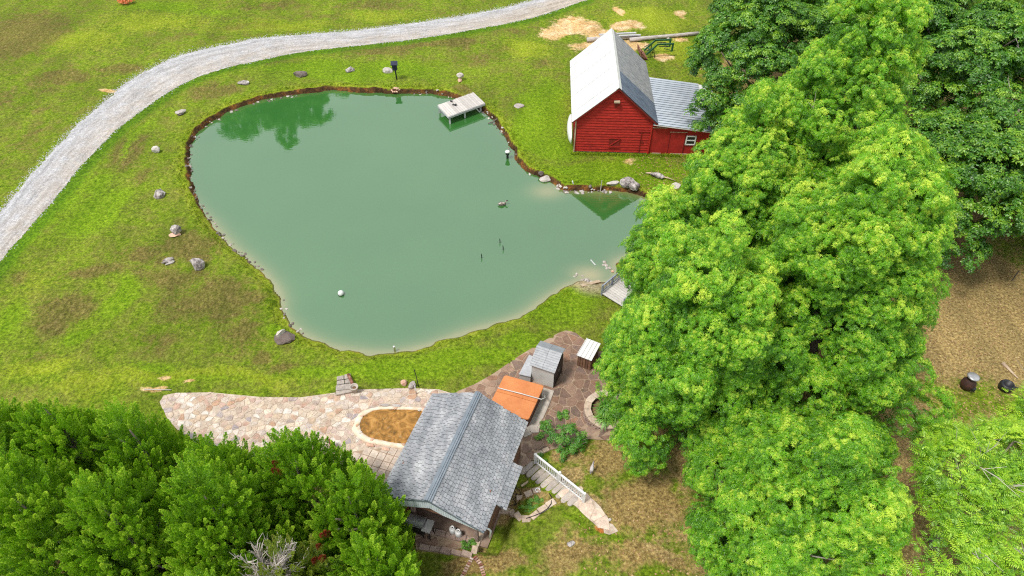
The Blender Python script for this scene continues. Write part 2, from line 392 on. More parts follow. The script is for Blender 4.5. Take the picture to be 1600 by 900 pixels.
masks['clay'] = blob_mask([(905,42,44,15,1.1),(870,50,25,12,1),(940,55,35,12,1),(978,38,22,9,1),(965,16,12,8,.9),(990,72,30,9,1.05),(1015,70,14,6,.7),(1068,24,12,8,.7),(1062,62,14,6,.8),(1035,92,12,8,.9),(170,140,16,3,1.1),(265,590,14,6,.9),(300,606,14,4,1),
 (245,612,26,6,.9),(980,255,20,4,.6),(1150,110,30,20,.7),(920,74,30,8,.8),(1175,70,40,8,.6),(1110,105,40,12,.4)])
masks['rust'] = blob_mask([(955,828,13,11,1.1),(948,815,8,8,.8),(1440,440,30,40,.25)])
masks['straw'] = blob_mask([(1000,790,70,60,1),(950,700,50,40,1),(720,880,60,25,1),(790,870,60,24,.7),(900,860,90,30,.75),(860,800,50,20,.6),(1010,880,90,30,.8),(970,640,40,20,.8),(1080,330,40,30,.6),(1060,400,40,30,.5)])
masks['litter'] = blob_mask([(1500,440,110,60,1.1),(1560,520,120,80,1.1),(1450,540,90,60,1.1),(1420,700,90,90,1.1),(1390,850,90,90,1.2),(1560,150,90,110,1.1),(1420,300,120,90,1),(1250,450,150,140,1),(1200,700,160,140,1),(1180,850,120,60,1),
 (1560,780,130,130,1.1),(1030,870,30,20,.5),(780,815,28,14,1.1),(750,850,14,10,.8),(1100,600,60,60,.8),(900,740,30,30,.7),(870,700,30,20,.8),(935,790,25,20,.6),(830,790,25,16,.9),(1300,130,150,90,.9),(700,840,50,12,.9),(40,900,400,150,.9),(300,790,260,60,.9)])
sd_n = SD + .14 * wav(GX, GY, 2.9, 5) + .07 * wav(GX, GY, 7.5, 9)
gen = gentle(GX, GY)
masks['bank'] = (1 - sstep(.10, .36, sd_n)) * (1 - gen) + (1 - sstep(.05, .35, sd_n)) * gen * .8
masks['mud'] = gen * (1 - sstep(-.2, .25, sd_n)) + (1 - sstep(.0, .9, np.hypot(GX - P(925, 424).x, (GY - P(925, 424).y) * .8) - 1.1))
masks['mud'] = np.clip(masks['mud'], 0, 1)

nx, ny = len(gx), len(gy)
idx = np.arange(nx * ny).reshape(ny, nx)
faces = np.stack([idx[:-1, :-1], idx[:-1, 1:], idx[1:, 1:], idx[1:, :-1]], -1).reshape(-1, 4)
def np_mesh(name, verts, faces, mat, smooth=True):
    me = bpy.data.meshes.new(name); k = faces.shape[1]
    me.vertices.add(len(verts)); me.vertices.foreach_set('co', np.asarray(verts, np.float32).ravel())
    me.loops.add(faces.size); me.loops.foreach_set('vertex_index', faces.astype(np.int32).ravel())
    me.polygons.add(len(faces)); me.polygons.foreach_set('loop_start', np.arange(0, faces.size, k, dtype=np.int32))
    me.polygons.foreach_set('use_smooth', np.full(len(faces), smooth))
    if mat: me.materials.append(mat)
    me.update(); me.validate(); return me
def set_attr(me, name, arr, dom='POINT'):
    a = me.attributes.new(name, 'FLOAT', dom); a.data.foreach_set('value', np.asarray(arr, np.float32))
me = np_mesh('ground', np.stack([GX, GY, GZ], 1), faces, M['ground'])
for k, v in masks.items(): set_attr(me, k, v)
ground = link(bpy.data.objects.new('ground', me)); tag(ground, 'patchy green and brown lawn sloping gently to the pond', kind='structure')

# ------------------------------------------------------------------ pond water
wx = np.arange(-28, 14, .25); wy = np.arange(19, 58, .25)
WX, WY = np.meshgrid(wx, wy); sh = WX.shape
WS = sdf(WX.ravel(), WY.ravel(), POND)
wi = np.arange(WX.size).reshape(sh)
wf = np.stack([wi[:-1, :-1], wi[:-1, 1:], wi[1:, 1:], wi[1:, :-1]], -1).reshape(-1, 4)
wf = wf[(WS[wf].min(1) < .55)]
used = np.unique(wf); remap = -np.ones(WX.size, int); remap[used] = np.arange(len(used))
WXu, WYu, WSu = WX.ravel()[used], WY.ravel()[used], WS[used]
me = np_mesh('pond_water', np.stack([WXu, WYu, np.full(len(used), ZW)], 1), remap[wf], M['water'])
gn = np.clip(gentle(WXu, WYu) + .35 + .6 * (WXu > 3) * (WYu < 44) , 0, 1)
shal = gn * .85 * np.exp(-np.clip(-WSu, 0, 99) / .75)
ci = P(922, 424); shal = np.maximum(shal, np.exp(-(((WXu - ci.x) / 1.6) ** 2 + ((WYu - ci.y) / 1.2) ** 2)))
c2 = P(858, 292); shal = np.maximum(shal, .8 * np.exp(-(((WXu - c2.x) / 1.8) ** 2 + ((WYu - c2.y) / 1.3) ** 2)))
set_attr(me, 'shallow', shal)
water = link(bpy.data.objects.new('pond_water', me)); tag(water, 'still murky green pond water', kind='structure')

# ------------------------------------------------------------------ gravel road
UP = [(-260,610),(-130,480),(-60,398),(0,332),(45,277),(75,245),(92,225),(120,195),(160,162),(200,127),(250,100),(280,87),(325,75),(400,60),(450,56),(550,48),(650,36),(750,20),(800,9),(850,-4),(950,-30),(1080,-62)]
LO = [(-260,720),(-130,580),(-60,490),(0,410),(30,372),(65,335),(95,297),(125,260),(160,224),(190,195),(225,170),(265,142),(307,120),(350,105),(400,95),(462,82),(550,72),(625,64),(700,54),(800,35),(850,22),(915,0),(1020,-28),(1150,-58)]
def resample(pts, n):
    pts = np.array([(p.x, p.y) for p in pts]); L = np.r_[0, np.cumsum(np.hypot(*np.diff(pts, axis=0).T))]
    t = np.linspace(0, L[-1], n); return np.stack([np.interp(t, L, pts[:, 0]), np.interp(t, L, pts[:, 1])], 1)
def smooth_line(a, k=9):
    ker = np.ones(k) / k; pad = np.r_[np.repeat(a[:1], k // 2, 0), a, np.repeat(a[-1:], k // 2, 0)]
    return np.stack([np.convolve(pad[:, i], ker, 'valid') for i in (0, 1)], 1)
NR, NW = 1100, 22
up = smooth_line(resample([P(*p) for p in UP], NR), 31); lo = smooth_line(resample([P(*p) for p in LO], NR), 31)
rr = np.random.default_rng(3)
ju = rr.normal(0, .07, NR) + .14 * wav(up[:, 0], up[:, 1], 1.7, 3) + .07 * wav(up[:, 0], up[:, 1], 5, 8); jl = rr.normal(0, .05, NR) + .12 * wav(lo[:, 0], lo[:, 1], 1.9, 6)
RV = []; AC = []; RU = []; TA = []
for j in range(NW):
    t = j / (NW - 1); tt = t + 0 * ju
    w = np.hypot(*(lo - up).T)
    tt = t + (ju / w) * (1 - t) + (jl / w) * t
    q = up * (1 - tt[:, None]) + lo * tt[:, None]
    crown = .035 * math.sin(math.pi * t)
    rz_ = height(q[:, 0], q[:, 1]) + .006 + crown - .02 * (math.exp(-((t - .33) / .09) ** 2) + math.exp(-((t - .7) / .09) ** 2)) + rr.normal(0, .003, NR)
    RV.append(np.stack([q[:, 0], q[:, 1], rz_], 1)); AC.append(np.full(NR, t))
    RU.append(np.full(NR, math.exp(-((t - .33) / .1) ** 2) + math.exp(-((t - .7) / .1) ** 2)))
    TA.append(np.clip(.25 + .6 * t + .5 * sstep(-15, 5, up[:, 0]) - .5*np.exp(-((t-.15)/.2)**2), 0, 1.2))
RV = np.concatenate(RV); ri = np.arange(NR * NW).reshape(NW, NR)
rf = np.stack([ri[:-1, :-1], ri[:-1, 1:], ri[1:, 1:], ri[1:, :-1]], -1).reshape(-1, 4)[:, ::-1]
me = np_mesh('gravel_road', RV, rf, M['road'])
set_attr(me, 'across', np.concatenate(AC)); set_attr(me, 'along', np.tile(np.r_[0, np.cumsum(np.hypot(*np.diff(up, axis=0).T))], NW)); set_attr(me, 'rut', np.concatenate(RU)); set_attr(me, 'tan', np.concatenate(TA))
road = link(bpy.data.objects.new('gravel_road', me)); tag(road, 'pale crushed gravel drive curving past the pond', kind='structure')
# loose gravel spilled over the verges
rg = np.random.default_rng(11); gv = []; gf = []
base = np.array([(1, 0, 0), (-.5, .87, 0), (-.5, -.87, 0), (0, 0, .9), ])
for side, line, sgn in ((0, up, -1), (1, lo, 1)):
    nn = 3600 if side == 0 else 1400
    ii = rg.integers(60, NR - 60, nn); off = np.abs(rg.normal(0, .38 if side == 0 else .16, nn)) - .1
    dirv = (lo - up) / np.hypot(*(lo - up).T)[:, None]
    q = line[ii] + dirv[ii] * (off * sgn)[:, None] + rg.normal(0, .05, (nn, 2))
    z = height(q[:, 0], q[:, 1])
    for k in range(nn):
        s = rg.uniform(.025, .06); a = rg.uniform(0, 6.28); ca, sa = math.cos(a), math.sin(a)
        b_ = len(gv) * 1
        for v in base: gv.append((q[k, 0] + s * (v[0] * ca - v[1] * sa), q[k, 1] + s * (v[0] * sa + v[1] * ca), z[k] + s * v[2] + .005))
        gf += [(b_, b_ + 1, b_ + 3), (b_ + 1, b_ + 2, b_ + 3), (b_ + 2, b_, b_ + 3)]
me = np_mesh('loose_gravel', np.array(gv), np.array(gf), None, False)
M['gravel_stone'] = simple('gravel_stone', [(.4, .4, .41), (.7, .7, .71)], 9, .9, bmp=0); me.materials.append(M['gravel_stone'])
tag(link(bpy.data.objects.new('loose_gravel', me)), 'loose pale gravel scattered along the drive verges', 'gravel', kind='stuff')

# ------------------------------------------------------------------ materials for the objects
M['red'] = simple('barn_red_paint', [(.25, .010, .007), (.42, .017, .011), (.55, .032, .02)], 3, .75, 6, .3, .01, stretch=(1, 1, 5), rnd=.14)
M['red_plain'] = simple('barn_red_panel', [(.27, .010, .008), (.42, .018, .012)], 2.2, .8, 5, .2, .01, rnd=.05)
M['red_dark'] = simple('dark_red_wood', [(.16, .008, .006), (.25, .014, .01)], 3, .8)
M['roof_white'] = simple('white_roof_metal', [(.60, .60, .59), (.66, .66, .65), (.70, .70, .69)], 1.1, .45, 6, .05, .005, rnd=.03)
M['roof_aged'] = simple('aged_galvanised', [(.20, .21, .22), (.33, .34, .35), (.45, .45, .44)], 2.6, .5, 8, .15, .01, stretch=(1, 2.2, 1, .5), metal=.15)
M['roof_zinc'] = simple('zinc_roof', [(.42, .47, .54), (.52, .57, .63)], 1.2, .38, 4, .0, metal=.2, rnd=.07)
M['roof_zinc_dark'] = simple('dark_zinc_roof', [(.16, .20, .27), (.24, .29, .37)], 1.6, .4, 5, .0, metal=.25, rnd=.06)
M['white'] = simple('white_paint', [(.62, .62, .62), (.78, .78, .77)], 5, .5, bmp=.05)
M['offwhite'] = simple('offwhite_plastic', [(.50, .49, .47), (.60, .59, .56)], 1.8, .5, bmp=.05)
M['dark_glass'] = simple('dark_pane', [(.01, .012, .014), (.02, .024, .026)], 2, .08, bmp=0)
M['tanwood'] = simple('pale_bare_wood', [(.42, .30, .20), (.58, .46, .34)], 6, .8, stretch=(1, 1, 4))
M['greywood'] = simple('weathered_plank', [(.34, .32, .30), (.50, .47, .44), (.60, .57, .53)], 5, .85, 6, .4, .01, stretch=(1, 6, 1, .4), rnd=.16)
M['greywood2'] = simple('weathered_beam', [(.38, .38, .40), (.56, .56, .58)], 5, .8, 6, .3, .01)
M['rail'] = simple('blue_grey_rail', [(.20, .23, .30), (.34, .37, .44)], 5, .6, bmp=.1)
M['log'] = simple('weathered_log', [(.22, .19, .18), (.42, .38, .36), (.60, .56, .54)], 4, .9, 7, .6, .03, stretch=(.35, 4, 4), rnd=.15)
M['black'] = simple('black_metal', [(.008, .008, .010), (.02, .02, .024)], 4, .5, bmp=.1)
M['navy'] = simple('dark_navy_box', [(.008, .010, .03), (.02, .024, .06)], 4, .5, bmp=.1)
M['green_paint'] = simple('green_tractor_paint', [(.012, .075, .03), (.025, .13, .05)], 4, .45, bmp=.1)
M['bucket'] = simple('rusty_bucket', [(.10, .035, .02), (.22, .08, .05), (.42, .26, .2)], 4, .75, bmp=.3)
M['orange'] = None
M['tubside'] = simple('tub_cabinet', [(.10, .022, .012), (.17, .040, .020)], 5, .6, stretch=(6, 6, 1))
M['mortar_light'] = simple('cream_mortar', [(.30, .22, .16), (.48, .39, .31), (.62, .54, .46)], 2.6, .9, 7, .6, .03)
M['mortar_brown'] = simple('tan_mortar', [(.26, .18, .12), (.42, .31, .22)], 2.2, .9, 7, .6, .03)
M['flag_light'] = stone_mat('pale_flagstone', [(.50,.38,.32),(.42,.27,.20),(.60,.53,.48),(.48,.36,.25),(.30,.26,.27),(.66,.55,.44),(.42,.26,.17),(.50,.44,.38),(.64,.59,.53),(.48,.39,.31),(.60,.49,.37)], 3.4, (.17, .11, .085))
M['flag_brown'] = stone_mat('brown_flagstone', [(.21,.125,.085),(.14,.09,.07),(.28,.17,.115),(.17,.115,.095),(.26,.14,.085),(.13,.09,.07),(.34,.23,.165),(.20,.115,.075),(.27,.185,.14)], 3.4, (.30, .20, .14))
M['flag_tan'] = stone_mat('tan_flagstone', [(.50,.32,.2),(.56,.40,.27),(.42,.26,.16),(.60,.45,.33)], 3.4)
M['paver'] = stone_mat('square_paver', [(.46, .36, .29), (.52, .42, .34), (.43, .35, .29), (.55, .46, .38)], 2.2)
M['steppink'] = stone_mat('pale_slab', [(.60, .46, .36), (.66, .53, .43), (.57, .44, .35)], 3)
M['stepgrey'] = stone_mat('grey_step_stone', [(.36, .31, .27), (.43, .38, .33), (.32, .28, .25), (.48, .42, .36)], 3.5)
M['edging'] = stone_mat('edging_stone', [(.44, .34, .25), (.52, .41, .32), (.40, .31, .24), (.56, .46, .36)], 4)
M['edgebrown'] = stone_mat('brown_edging_stone', [(.30, .21, .17), (.36, .27, .22), (.27, .19, .16)], 4)
M['rim'] = simple('cream_rim', [(.62, .46, .32), (.72, .60, .46), (.78, .70, .58)], 3.5, .85, 6, .4, .02)
M['rock_pale'] = stone_mat('pale_rock', [(.38, .34, .31), (.50, .46, .43), (.32, .28, .26), (.54, .49, .44)], 4.5, bmp=.9)
M['rock_dark'] = stone_mat('dark_rock', [(.10, .075, .07), (.17, .14, .13), (.13, .095, .08), (.22, .19, .18)], 4.5, bmp=.9)
M['rock_mottled'] = simple('mottled_rock', [(.05, .035, .035), (.20, .17, .165), (.46, .42, .40), (.62, .57, .54)], 3.2, .9, 8, .9, .06)
M['rock_mid'] = stone_mat('mid_rock', [(.30, .25, .22), (.40, .35, .31), (.24, .2, .18), (.46, .41, .37)], 4.5, bmp=.9)
M['rock_pink'] = stone_mat('pink_rock', [(.56, .33, .24), (.66, .44, .33), (.50, .29, .2)], 6)
M['bark'] = simple('bark', [(.09, .07, .055), (.19, .155, .13), (.28, .24, .21)], 5, .95, 7, .8, .04, stretch=(4, 4, 1))
M['twig'] = simple('dead_twig', [(.36, .31, .27), (.52, .47, .43)], 8, .9, bmp=0)
M['fascia'] = simple('pale_blue_siding', [(.58, .64, .70), (.68, .74, .80)], 3, .5, bmp=.05, rnd=.05)
M['cap'] = simple('slate_ridge_metal', [(.16, .19, .22), (.24, .28, .32)], 3, .4, 4, .05, metal=.3)
M['brickwall'] = simple('brown_porch_wall', [(.14, .065, .04), (.24, .12, .08)], 4, .85, 6, .4, .02)
M['floor'] = simple('porch_floor', [(.13, .085, .06), (.24, .165, .125), (.30, .22, .17)], 2.5, .8, 6, .2, .01)
M['steel'] = simple('brushed_steel', [(.36, .36, .37), (.52, .52, .53)], 4, .35, bmp=.0, metal=.6)
M['concrete'] = simple('worn_concrete', [(.30, .26, .22), (.44, .39, .34), (.54, .49, .44)], 2.4, .9, 7, .4, .02)
M['soil'] = simple('bed_soil', [(.06, .035, .02), (.16, .09, .05), (.30, .20, .11)], 7, .95, 6, .8, .05)
M['amber_stone'] = simple('amber_stone', [(.22, .12, .03), (.42, .24, .07)], 3, .5, bmp=.1)
M['basin'] = None
m, nt, b = new_mat('orange_vinyl')
c = ramp(nt, noise(nt, 1.6, 5, .6), [(.3, (.50, .16, .045)), (.7, (.62, .23, .075))])
c = mixc(nt, ramp(nt, noise(nt, 12, 6, .8), [(.52, (0, 0, 0)), (.68, (.35, .35, .35))]), c, (.78, .40, .16))
nt.links.new(c, b.inputs['Base Color']); b.inputs['Roughness'].default_value = .45; bump(nt, b, noise(nt, 2.5, 4), .2, .02); M['orange'] = m
m, nt, b = new_mat('amber_basin_water')
c = ramp(nt, noise(nt, 1.9, 6, .6, dist=1.5), [(.28, (.10, .055, .015)), (.45, (.26, .13, .03)), (.56, (.40, .20, .05)), (.72, (.52, .30, .10))])
nt.links.new(c, b.inputs['Base Color']); b.inputs['Roughness'].default_value = .06; b.inputs['IOR'].default_value = 1.33; M['basin'] = m
def shingle_mat():
    m, nt, b = new_mat('grey_asphalt_shingle')
    f = noise(nt, .75, 5, .6, stretch=(2.2, 1, 1, .34)); f2 = noise(nt, 30, 3, .7); f3 = noise(nt, 2.6, 4, .7, stretch=(1.2, 4, 1, .34))
    c = ramp(nt, f, [(.3, (.16, .17, .19)), (.5, (.26, .27, .29)), (.7, (.40, .405, .42))])
    c = mixc(nt, 1.0, c, ramp(nt, attr(nt, 'tone'), [(0, (.84, .84, .84)), (1, (1.12, 1.12, 1.12))]), 'MULTIPLY')
    c = mixc(nt, 1.0, c, ramp(nt, f2, [(.3, (.8, .8, .8)), (.7, (1.2, 1.2, 1.2))]), 'MULTIPLY')
    c = mixc(nt, ramp(nt, f3, [(.66, (0, 0, 0)), (.74, (.7, .7, .7))]), c, (.09, .095, .10))
    nt.links.new(c, b.inputs['Base Color']); b.inputs['Roughness'].default_value = .85; bump(nt, b, f2, .3, .01); return m
M['shingle'] = shingle_mat()
M['underlay'] = simple('roof_underlay', [(.05, .052, .055), (.08, .082, .085)], 4, .9, bmp=0)

# ------------------------------------------------------------------ foliage: leaf clumps instanced over the crowns
def leaf_mat(name, dark, mid, light, transl=.32, gloss=.12, wt=(.6, .55)):
    m, nt, b = new_mat(name); nt.nodes.remove(b)
    out = [n for n in nt.nodes if n.type == 'OUTPUT_MATERIAL'][0]
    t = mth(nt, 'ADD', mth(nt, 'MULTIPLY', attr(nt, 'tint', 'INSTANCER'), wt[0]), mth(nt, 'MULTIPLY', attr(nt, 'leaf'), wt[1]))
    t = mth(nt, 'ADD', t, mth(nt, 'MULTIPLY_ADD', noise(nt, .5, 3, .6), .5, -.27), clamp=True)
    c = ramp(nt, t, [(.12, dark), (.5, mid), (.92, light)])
    d = nd(nt, 'ShaderNodeBsdfDiffuse'); tr = nd(nt, 'ShaderNodeBsdfTranslucent'); gl = nd(nt, 'ShaderNodeBsdfGlossy')
    gl.inputs['Roughness'].default_value = .45; gl.inputs['Color'].default_value = (.8, .85, .8, 1)
    nt.links.new(c, d.inputs[0]); nt.links.new(mixc(nt, 1.0, c, (1.2, 1.25, .6), 'MULTIPLY'), tr.inputs[0])
    s1 = nd(nt, 'ShaderNodeMixShader'); s1.inputs[0].default_value = transl
    nt.links.new(d.outputs[0], s1.inputs[1]); nt.links.new(tr.outputs[0], s1.inputs[2])
    s2 = nd(nt, 'ShaderNodeMixShader'); s2.inputs[0].default_value = gloss * .5
    nt.links.new(s1.outputs[0], s2.inputs[1]); nt.links.new(gl.outputs[0], s2.inputs[2])
    nt.links.new(s2.outputs[0], out.inputs[0]); return m
M['lf_gum'] = leaf_mat('sweetgum_leaf', (.045, .18, .003), (.20, .50, .006), (.74, .86, .09), wt=(.45, .68))
M['lf_oak'] = leaf_mat('broad_leaf', (.024, .10, .003), (.075, .25, .005), (.30, .50, .025))
M['lf_fine'] = leaf_mat('fine_pale_leaf', (.05, .17, .003), (.24, .50, .005), (.62, .82, .05), .4)
M['lf_pecan'] = leaf_mat('pecan_leaf', (.04, .13, .006), (.13, .29, .010), (.36, .52, .05), .35)
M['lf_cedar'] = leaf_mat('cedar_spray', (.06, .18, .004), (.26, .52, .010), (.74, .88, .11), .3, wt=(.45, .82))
M['lf_yellow'] = leaf_mat('yellowing_spray', (.06, .11, .008), (.20, .28, .02), (.42, .46, .05), .3)
M['lf_rust'] = leaf_mat('dead_rust_spray', (.12, .02, .01), (.32, .055, .025), (.5, .12, .06), .2)
M['lf_shrub'] = leaf_mat('shrub_leaf', (.03, .14, .01), (.08, .28, .015), (.26, .50, .06), .35)
M['lf_orange'] = leaf_mat('orange_flower', (.35, .05, .01), (.65, .14, .03), (.8, .3, .1), .2)

def frame(n, rng):
    n = n / np.linalg.norm(n); a = np.array((0, 0, 1.)) if abs(n[2]) < .9 else np.array((1., 0, 0))
    x = np.cross(a, n); x /= np.linalg.norm(x); y = np.cross(n, x); t = rng.uniform(0, 2 * np.pi)
    return x * math.cos(t) + y * math.sin(t), -x * math.sin(t) + y * math.cos(t), n
def star_leaf(L, V, F, T, c, n, s, rng, tone, lobes=5):
    x, y, z = frame(n, rng); b0 = len(V); V.append(c + z * s * .08); T.append(tone)
    for k in range(lobes):
        a = (k - (lobes - 1) / 2) * (1.12 if lobes == 5 else .8); ln = s * (1.0 - .13 * abs(k - (lobes - 1) / 2))
        tip = c + (x * math.cos(a) + y * math.sin(a)) * ln - z * s * .35
        l_ = c + (x * math.cos(a - .36) + y * math.sin(a - .36)) * ln * .36; r_ = c + (x * math.cos(a + .36) + y * math.sin(a + .36)) * ln * .36
        b = len(V); V.extend([l_, tip, r_]); T.extend([tone * .9, min(1, tone + .12), tone * .9]); F.extend([(b0, b, b + 1), (b0, b + 1, b + 2)])
def oval_leaf(V, F, T, c, d, n, s, w, tone):
    x = d / np.linalg.norm(d); y = np.cross(n, x); y /= (np.linalg.norm(y) + 1e-9); b = len(V)
    V.extend([c, c + x * s * .5 + y * s * w, c + x * s - n * s * .15, c + x * s * .5 - y * s * w]); T.extend([tone * .85, tone, min(1, tone + .1), tone]); F.extend([(b, b + 1, b + 2), (b, b + 2, b + 3)])
def unit(rng):
    v = rng.normal(size=3); return v / np.linalg.norm(v)
def make_template(kind, seed, mat):
    rng = np.random.default_rng(seed); V, F, T = [], [], []
    up_ = np.array((0, 0, 1.))
    if kind == 'gum':                                   # rosettes of star leaves, the youngest (middle) leaves palest
        for _ in range(23):
            d = unit(rng); d[2] = abs(d[2]) * .8 - .1; d /= np.linalg.norm(d); c = d * np.array((.62, .62, .34)) * rng.uniform(.55, 1.08); tone = rng.uniform(0, 1) ** 1.6
            x, y, z = frame(d * .45 + up_ * .8, rng); top_ = d[2] > .25
            for k in range(6):
                a = 2 * math.pi * k / 6 + rng.uniform(-.3, .3); o = (x * math.cos(a) + y * math.sin(a))
                star_leaf(None, V, F, T, c + o * rng.uniform(.08, .14) - z * rng.uniform(.02, .09), z * .9 + o * .5 + rng.normal(0, .15, 3), rng.uniform(.11, .155), rng, min(1, tone * (.8 if top_ else .4) + rng.uniform(0, .15)))
            if top_:
                for k in range(2):
                    star_leaf(None, V, F, T, c + z * .05 + rng.normal(0, .02, 3), z + rng.normal(0, .35, 3), rng.uniform(.06, .10), rng, min(1, tone * .6 + .45))
    elif kind == 'oak':
        for _ in range(26):
            d = unit(rng); c = d * np.array((.55, .55, .22)) * rng.uniform(.45, 1.05); tone = rng.uniform(.05, .9); x, y, z = frame(up_ + d * .5, rng)
            for k in range(5):
                a = 2 * math.pi * k / 5 + rng.uniform(-.4, .4); o = x * math.cos(a) + y * math.sin(a)
                oval_leaf(V, F, T, c + o * .02, o - z * rng.uniform(-.1, .5), z + rng.normal(0, .3, 3), rng.uniform(.13, .2), .3, min(1, tone + rng.uniform(-.2, .2)))
    elif kind in ('fine', 'pecan'):                       # feathery: pinnate sprays of thin leaflets
        for _ in range(16 if kind == 'fine' else 14):
            d = unit(rng); d[2] *= .5; c = d * np.array((.4, .4, .25)) * rng.uniform(.2, 1); tone = rng.uniform(.1, .9); ax = d + np.array((0, 0, .1)) + rng.normal(0, .3, 3); ax /= np.linalg.norm(ax)
            x, y, z = frame(up_ + rng.normal(0, .25, 3), rng); L = rng.uniform(.22, .34) if kind == 'fine' else rng.uniform(.3, .45)
            side = np.cross(ax, z); side /= np.linalg.norm(side)
            for k in range(9):
                t = k / 9; s = 1 if k % 2 else -1
                oval_leaf(V, F, T, c + ax * L * t, side * s + ax * .5 - z * .2, z, (.12 if kind == 'fine' else .14) * (1.1 - .5 * t), .17 if kind == 'fine' else .15, min(1, tone + rng.uniform(-.15, .25)))
    elif kind in ('cedar', 'cedar_open'):                # a pointed plume of scaly fans
        n = 165 if kind == 'cedar' else 90
        for k in range(n):
            t = rng.uniform(0, 1) ** .8; a = k * 2.4 + rng.uniform(-.5, .5); rad = .21 * (1 - t) ** .8 + .012
            o = np.array((math.cos(a), math.sin(a), 0)); rr_ = rad * rng.uniform(.45, 1); c = o * rr_ + up_ * (t * .95)
            dirv = o * (.6 - .3 * t) + up_ * (.95) + rng.normal(0, .18, 3)
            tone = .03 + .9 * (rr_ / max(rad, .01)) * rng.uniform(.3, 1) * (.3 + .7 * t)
            nrm = np.cross(dirv, rng.normal(size=3)); nrm /= np.linalg.norm(nrm); s = rng.uniform(.08, .13)
            oval_leaf(V, F, T, c, dirv, nrm, s, .14, tone)
            for q in (-1, 1):
                sd_ = np.cross(dirv, nrm); dd = dirv / np.linalg.norm(dirv) + q * .8 * sd_ / np.linalg.norm(sd_)
                oval_leaf(V, F, T, c + dirv / np.linalg.norm(dirv) * s * .3, dd, nrm, s * .6, .18, tone)
    elif kind == 'shrub':
        for _ in range(46):
            d = unit(rng); d[2] = abs(d[2]) * .8 - .1; c = d * .3 * rng.uniform(.4, 1); x, y, z = frame(d + up_, rng)
            for k in range(4):
                a = 1.57 * k + rng.uniform(-.4, .4); o = x * math.cos(a) + y * math.sin(a)
                oval_leaf(V, F, T, c, o + z * .4, z, rng.uniform(.06, .1), .28, rng.uniform(.1, 1))
    elif kind == 'blade':                                # long arching strap leaves
        for k in range(60):
            a = rng.uniform(0, 6.28); o = np.array((math.cos(a), math.sin(a), 0)); L = rng.uniform(.35, .65); lean = rng.uniform(.3, 1.1); c = o * rng.uniform(0, .12)
            m_ = c + up_ * L * .7 + o * L * lean * .4; e = c + up_ * L * (.95 - .5 * lean) + o * L * lean; s = np.cross(o, up_) * .022; b = len(V)
            V.extend([c - s, c + s, m_ + s, m_ - s, e]); tn = rng.uniform(.2, 1); T.extend([tn * .5, tn * .5, tn, tn, tn]); F.extend([(b, b + 1, b + 2), (b, b + 2, b + 3), (b + 3, b + 2, b + 4)])
    me = np_mesh('leaf_clump_' + kind, np.array(V), np.array(F), mat, False)
    set_attr(me, 'leaf', T)
    return bpy.data.objects.new('leaf_clump_' + kind, me)
TEMPL = {}
def templates(kind, matkey, n=4):
    k = (kind, matkey)
    if k not in TEMPL: TEMPL[k] = [make_template(kind, 100 + i * 7 + len(kind), M[matkey]) for i in range(n)]
    return TEMPL[k]
GROUPS = {}
def gn_group(key):
    if key in GROUPS: return GROUPS[key]
    ts = TEMPL[key]; ng = bpy.data.node_groups.new('scatter_clumps', 'GeometryNodeTree')
    ng.interface.new_socket('Geometry', in_out='INPUT', socket_type='NodeSocketGeometry'); ng.interface.new_socket('Geometry', in_out='OUTPUT', socket_type='NodeSocketGeometry')
    N = ng.nodes; L = ng.links; gi = N.new('NodeGroupInput'); go = N.new('NodeGroupOutput'); jn = N.new('GeometryNodeJoinGeometry')
    def na(nm, dt):
        a = N.new('GeometryNodeInputNamedAttribute'); a.data_type = dt; a.inputs['Name'].default_value = nm; return [s for s in a.outputs if s.enabled and s.name == 'Attribute'][0]
    rot = na('rot', 'FLOAT_VECTOR'); scl = na('scl', 'FLOAT'); var = na('var', 'INT'); er = N.new('FunctionNodeEulerToRotation'); L.new(rot, er.inputs[0])
    for i, t in enumerate(ts):
        oi = N.new('GeometryNodeObjectInfo'); oi.inputs['Object'].default_value = t; oi.inputs['As Instance'].default_value = True
        cmp_ = N.new('FunctionNodeCompare'); cmp_.data_type = 'INT'; cmp_.operation = 'EQUAL'
        ins = [s for s in cmp_.inputs if s.enabled]; L.new(var, ins[0]); ins[1].default_value = i
        ip = N.new('GeometryNodeInstanceOnPoints'); L.new(gi.outputs[0], ip.inputs['Points']); L.new(cmp_.outputs[0], ip.inputs['Selection'])
        L.new(oi.outputs['Geometry'], ip.inputs['Instance']); L.new(er.outputs[0], ip.inputs['Rotation']); L.new(scl, ip.inputs['Scale']); L.new(ip.outputs[0], jn.inputs[0])
    L.new(jn.outputs[0], go.inputs[0]); GROUPS[key] = ng; return ng
def scatter(name, key, pos, nrm, scl, tint, parent=None, seed=0, spin=True):
    rng = random.Random(seed); me = bpy.data.meshes.new(name); me.vertices.add(len(pos)); me.vertices.foreach_set('co', np.asarray(pos, np.float32).ravel())
    rots = []
    for n in nrm:
        q = Vector((0, 0, 1)).rotation_difference(Vector(n)) @ Quaternion((0, 0, 1), rng.uniform(0, 6.28)); e = q.to_euler(); rots += [e.x, e.y, e.z]
    a = me.attributes.new('rot', 'FLOAT_VECTOR', 'POINT'); a.data.foreach_set('vector', np.array(rots, np.float32))
    set_attr(me, 'scl', scl); set_attr(me, 'tint', tint)
    a = me.attributes.new('var', 'INT', 'POINT'); nt_ = len(TEMPL[key]); a.data.foreach_set('value', np.array([rng.randrange(nt_) for _ in pos], np.int32))
    me.update(); o = link(bpy.data.objects.new(name, me), parent); o['kind'] = 'stuff'
    md = o.modifiers.new('clumps', 'NODES'); md.node_group = gn_group(key)
    return o
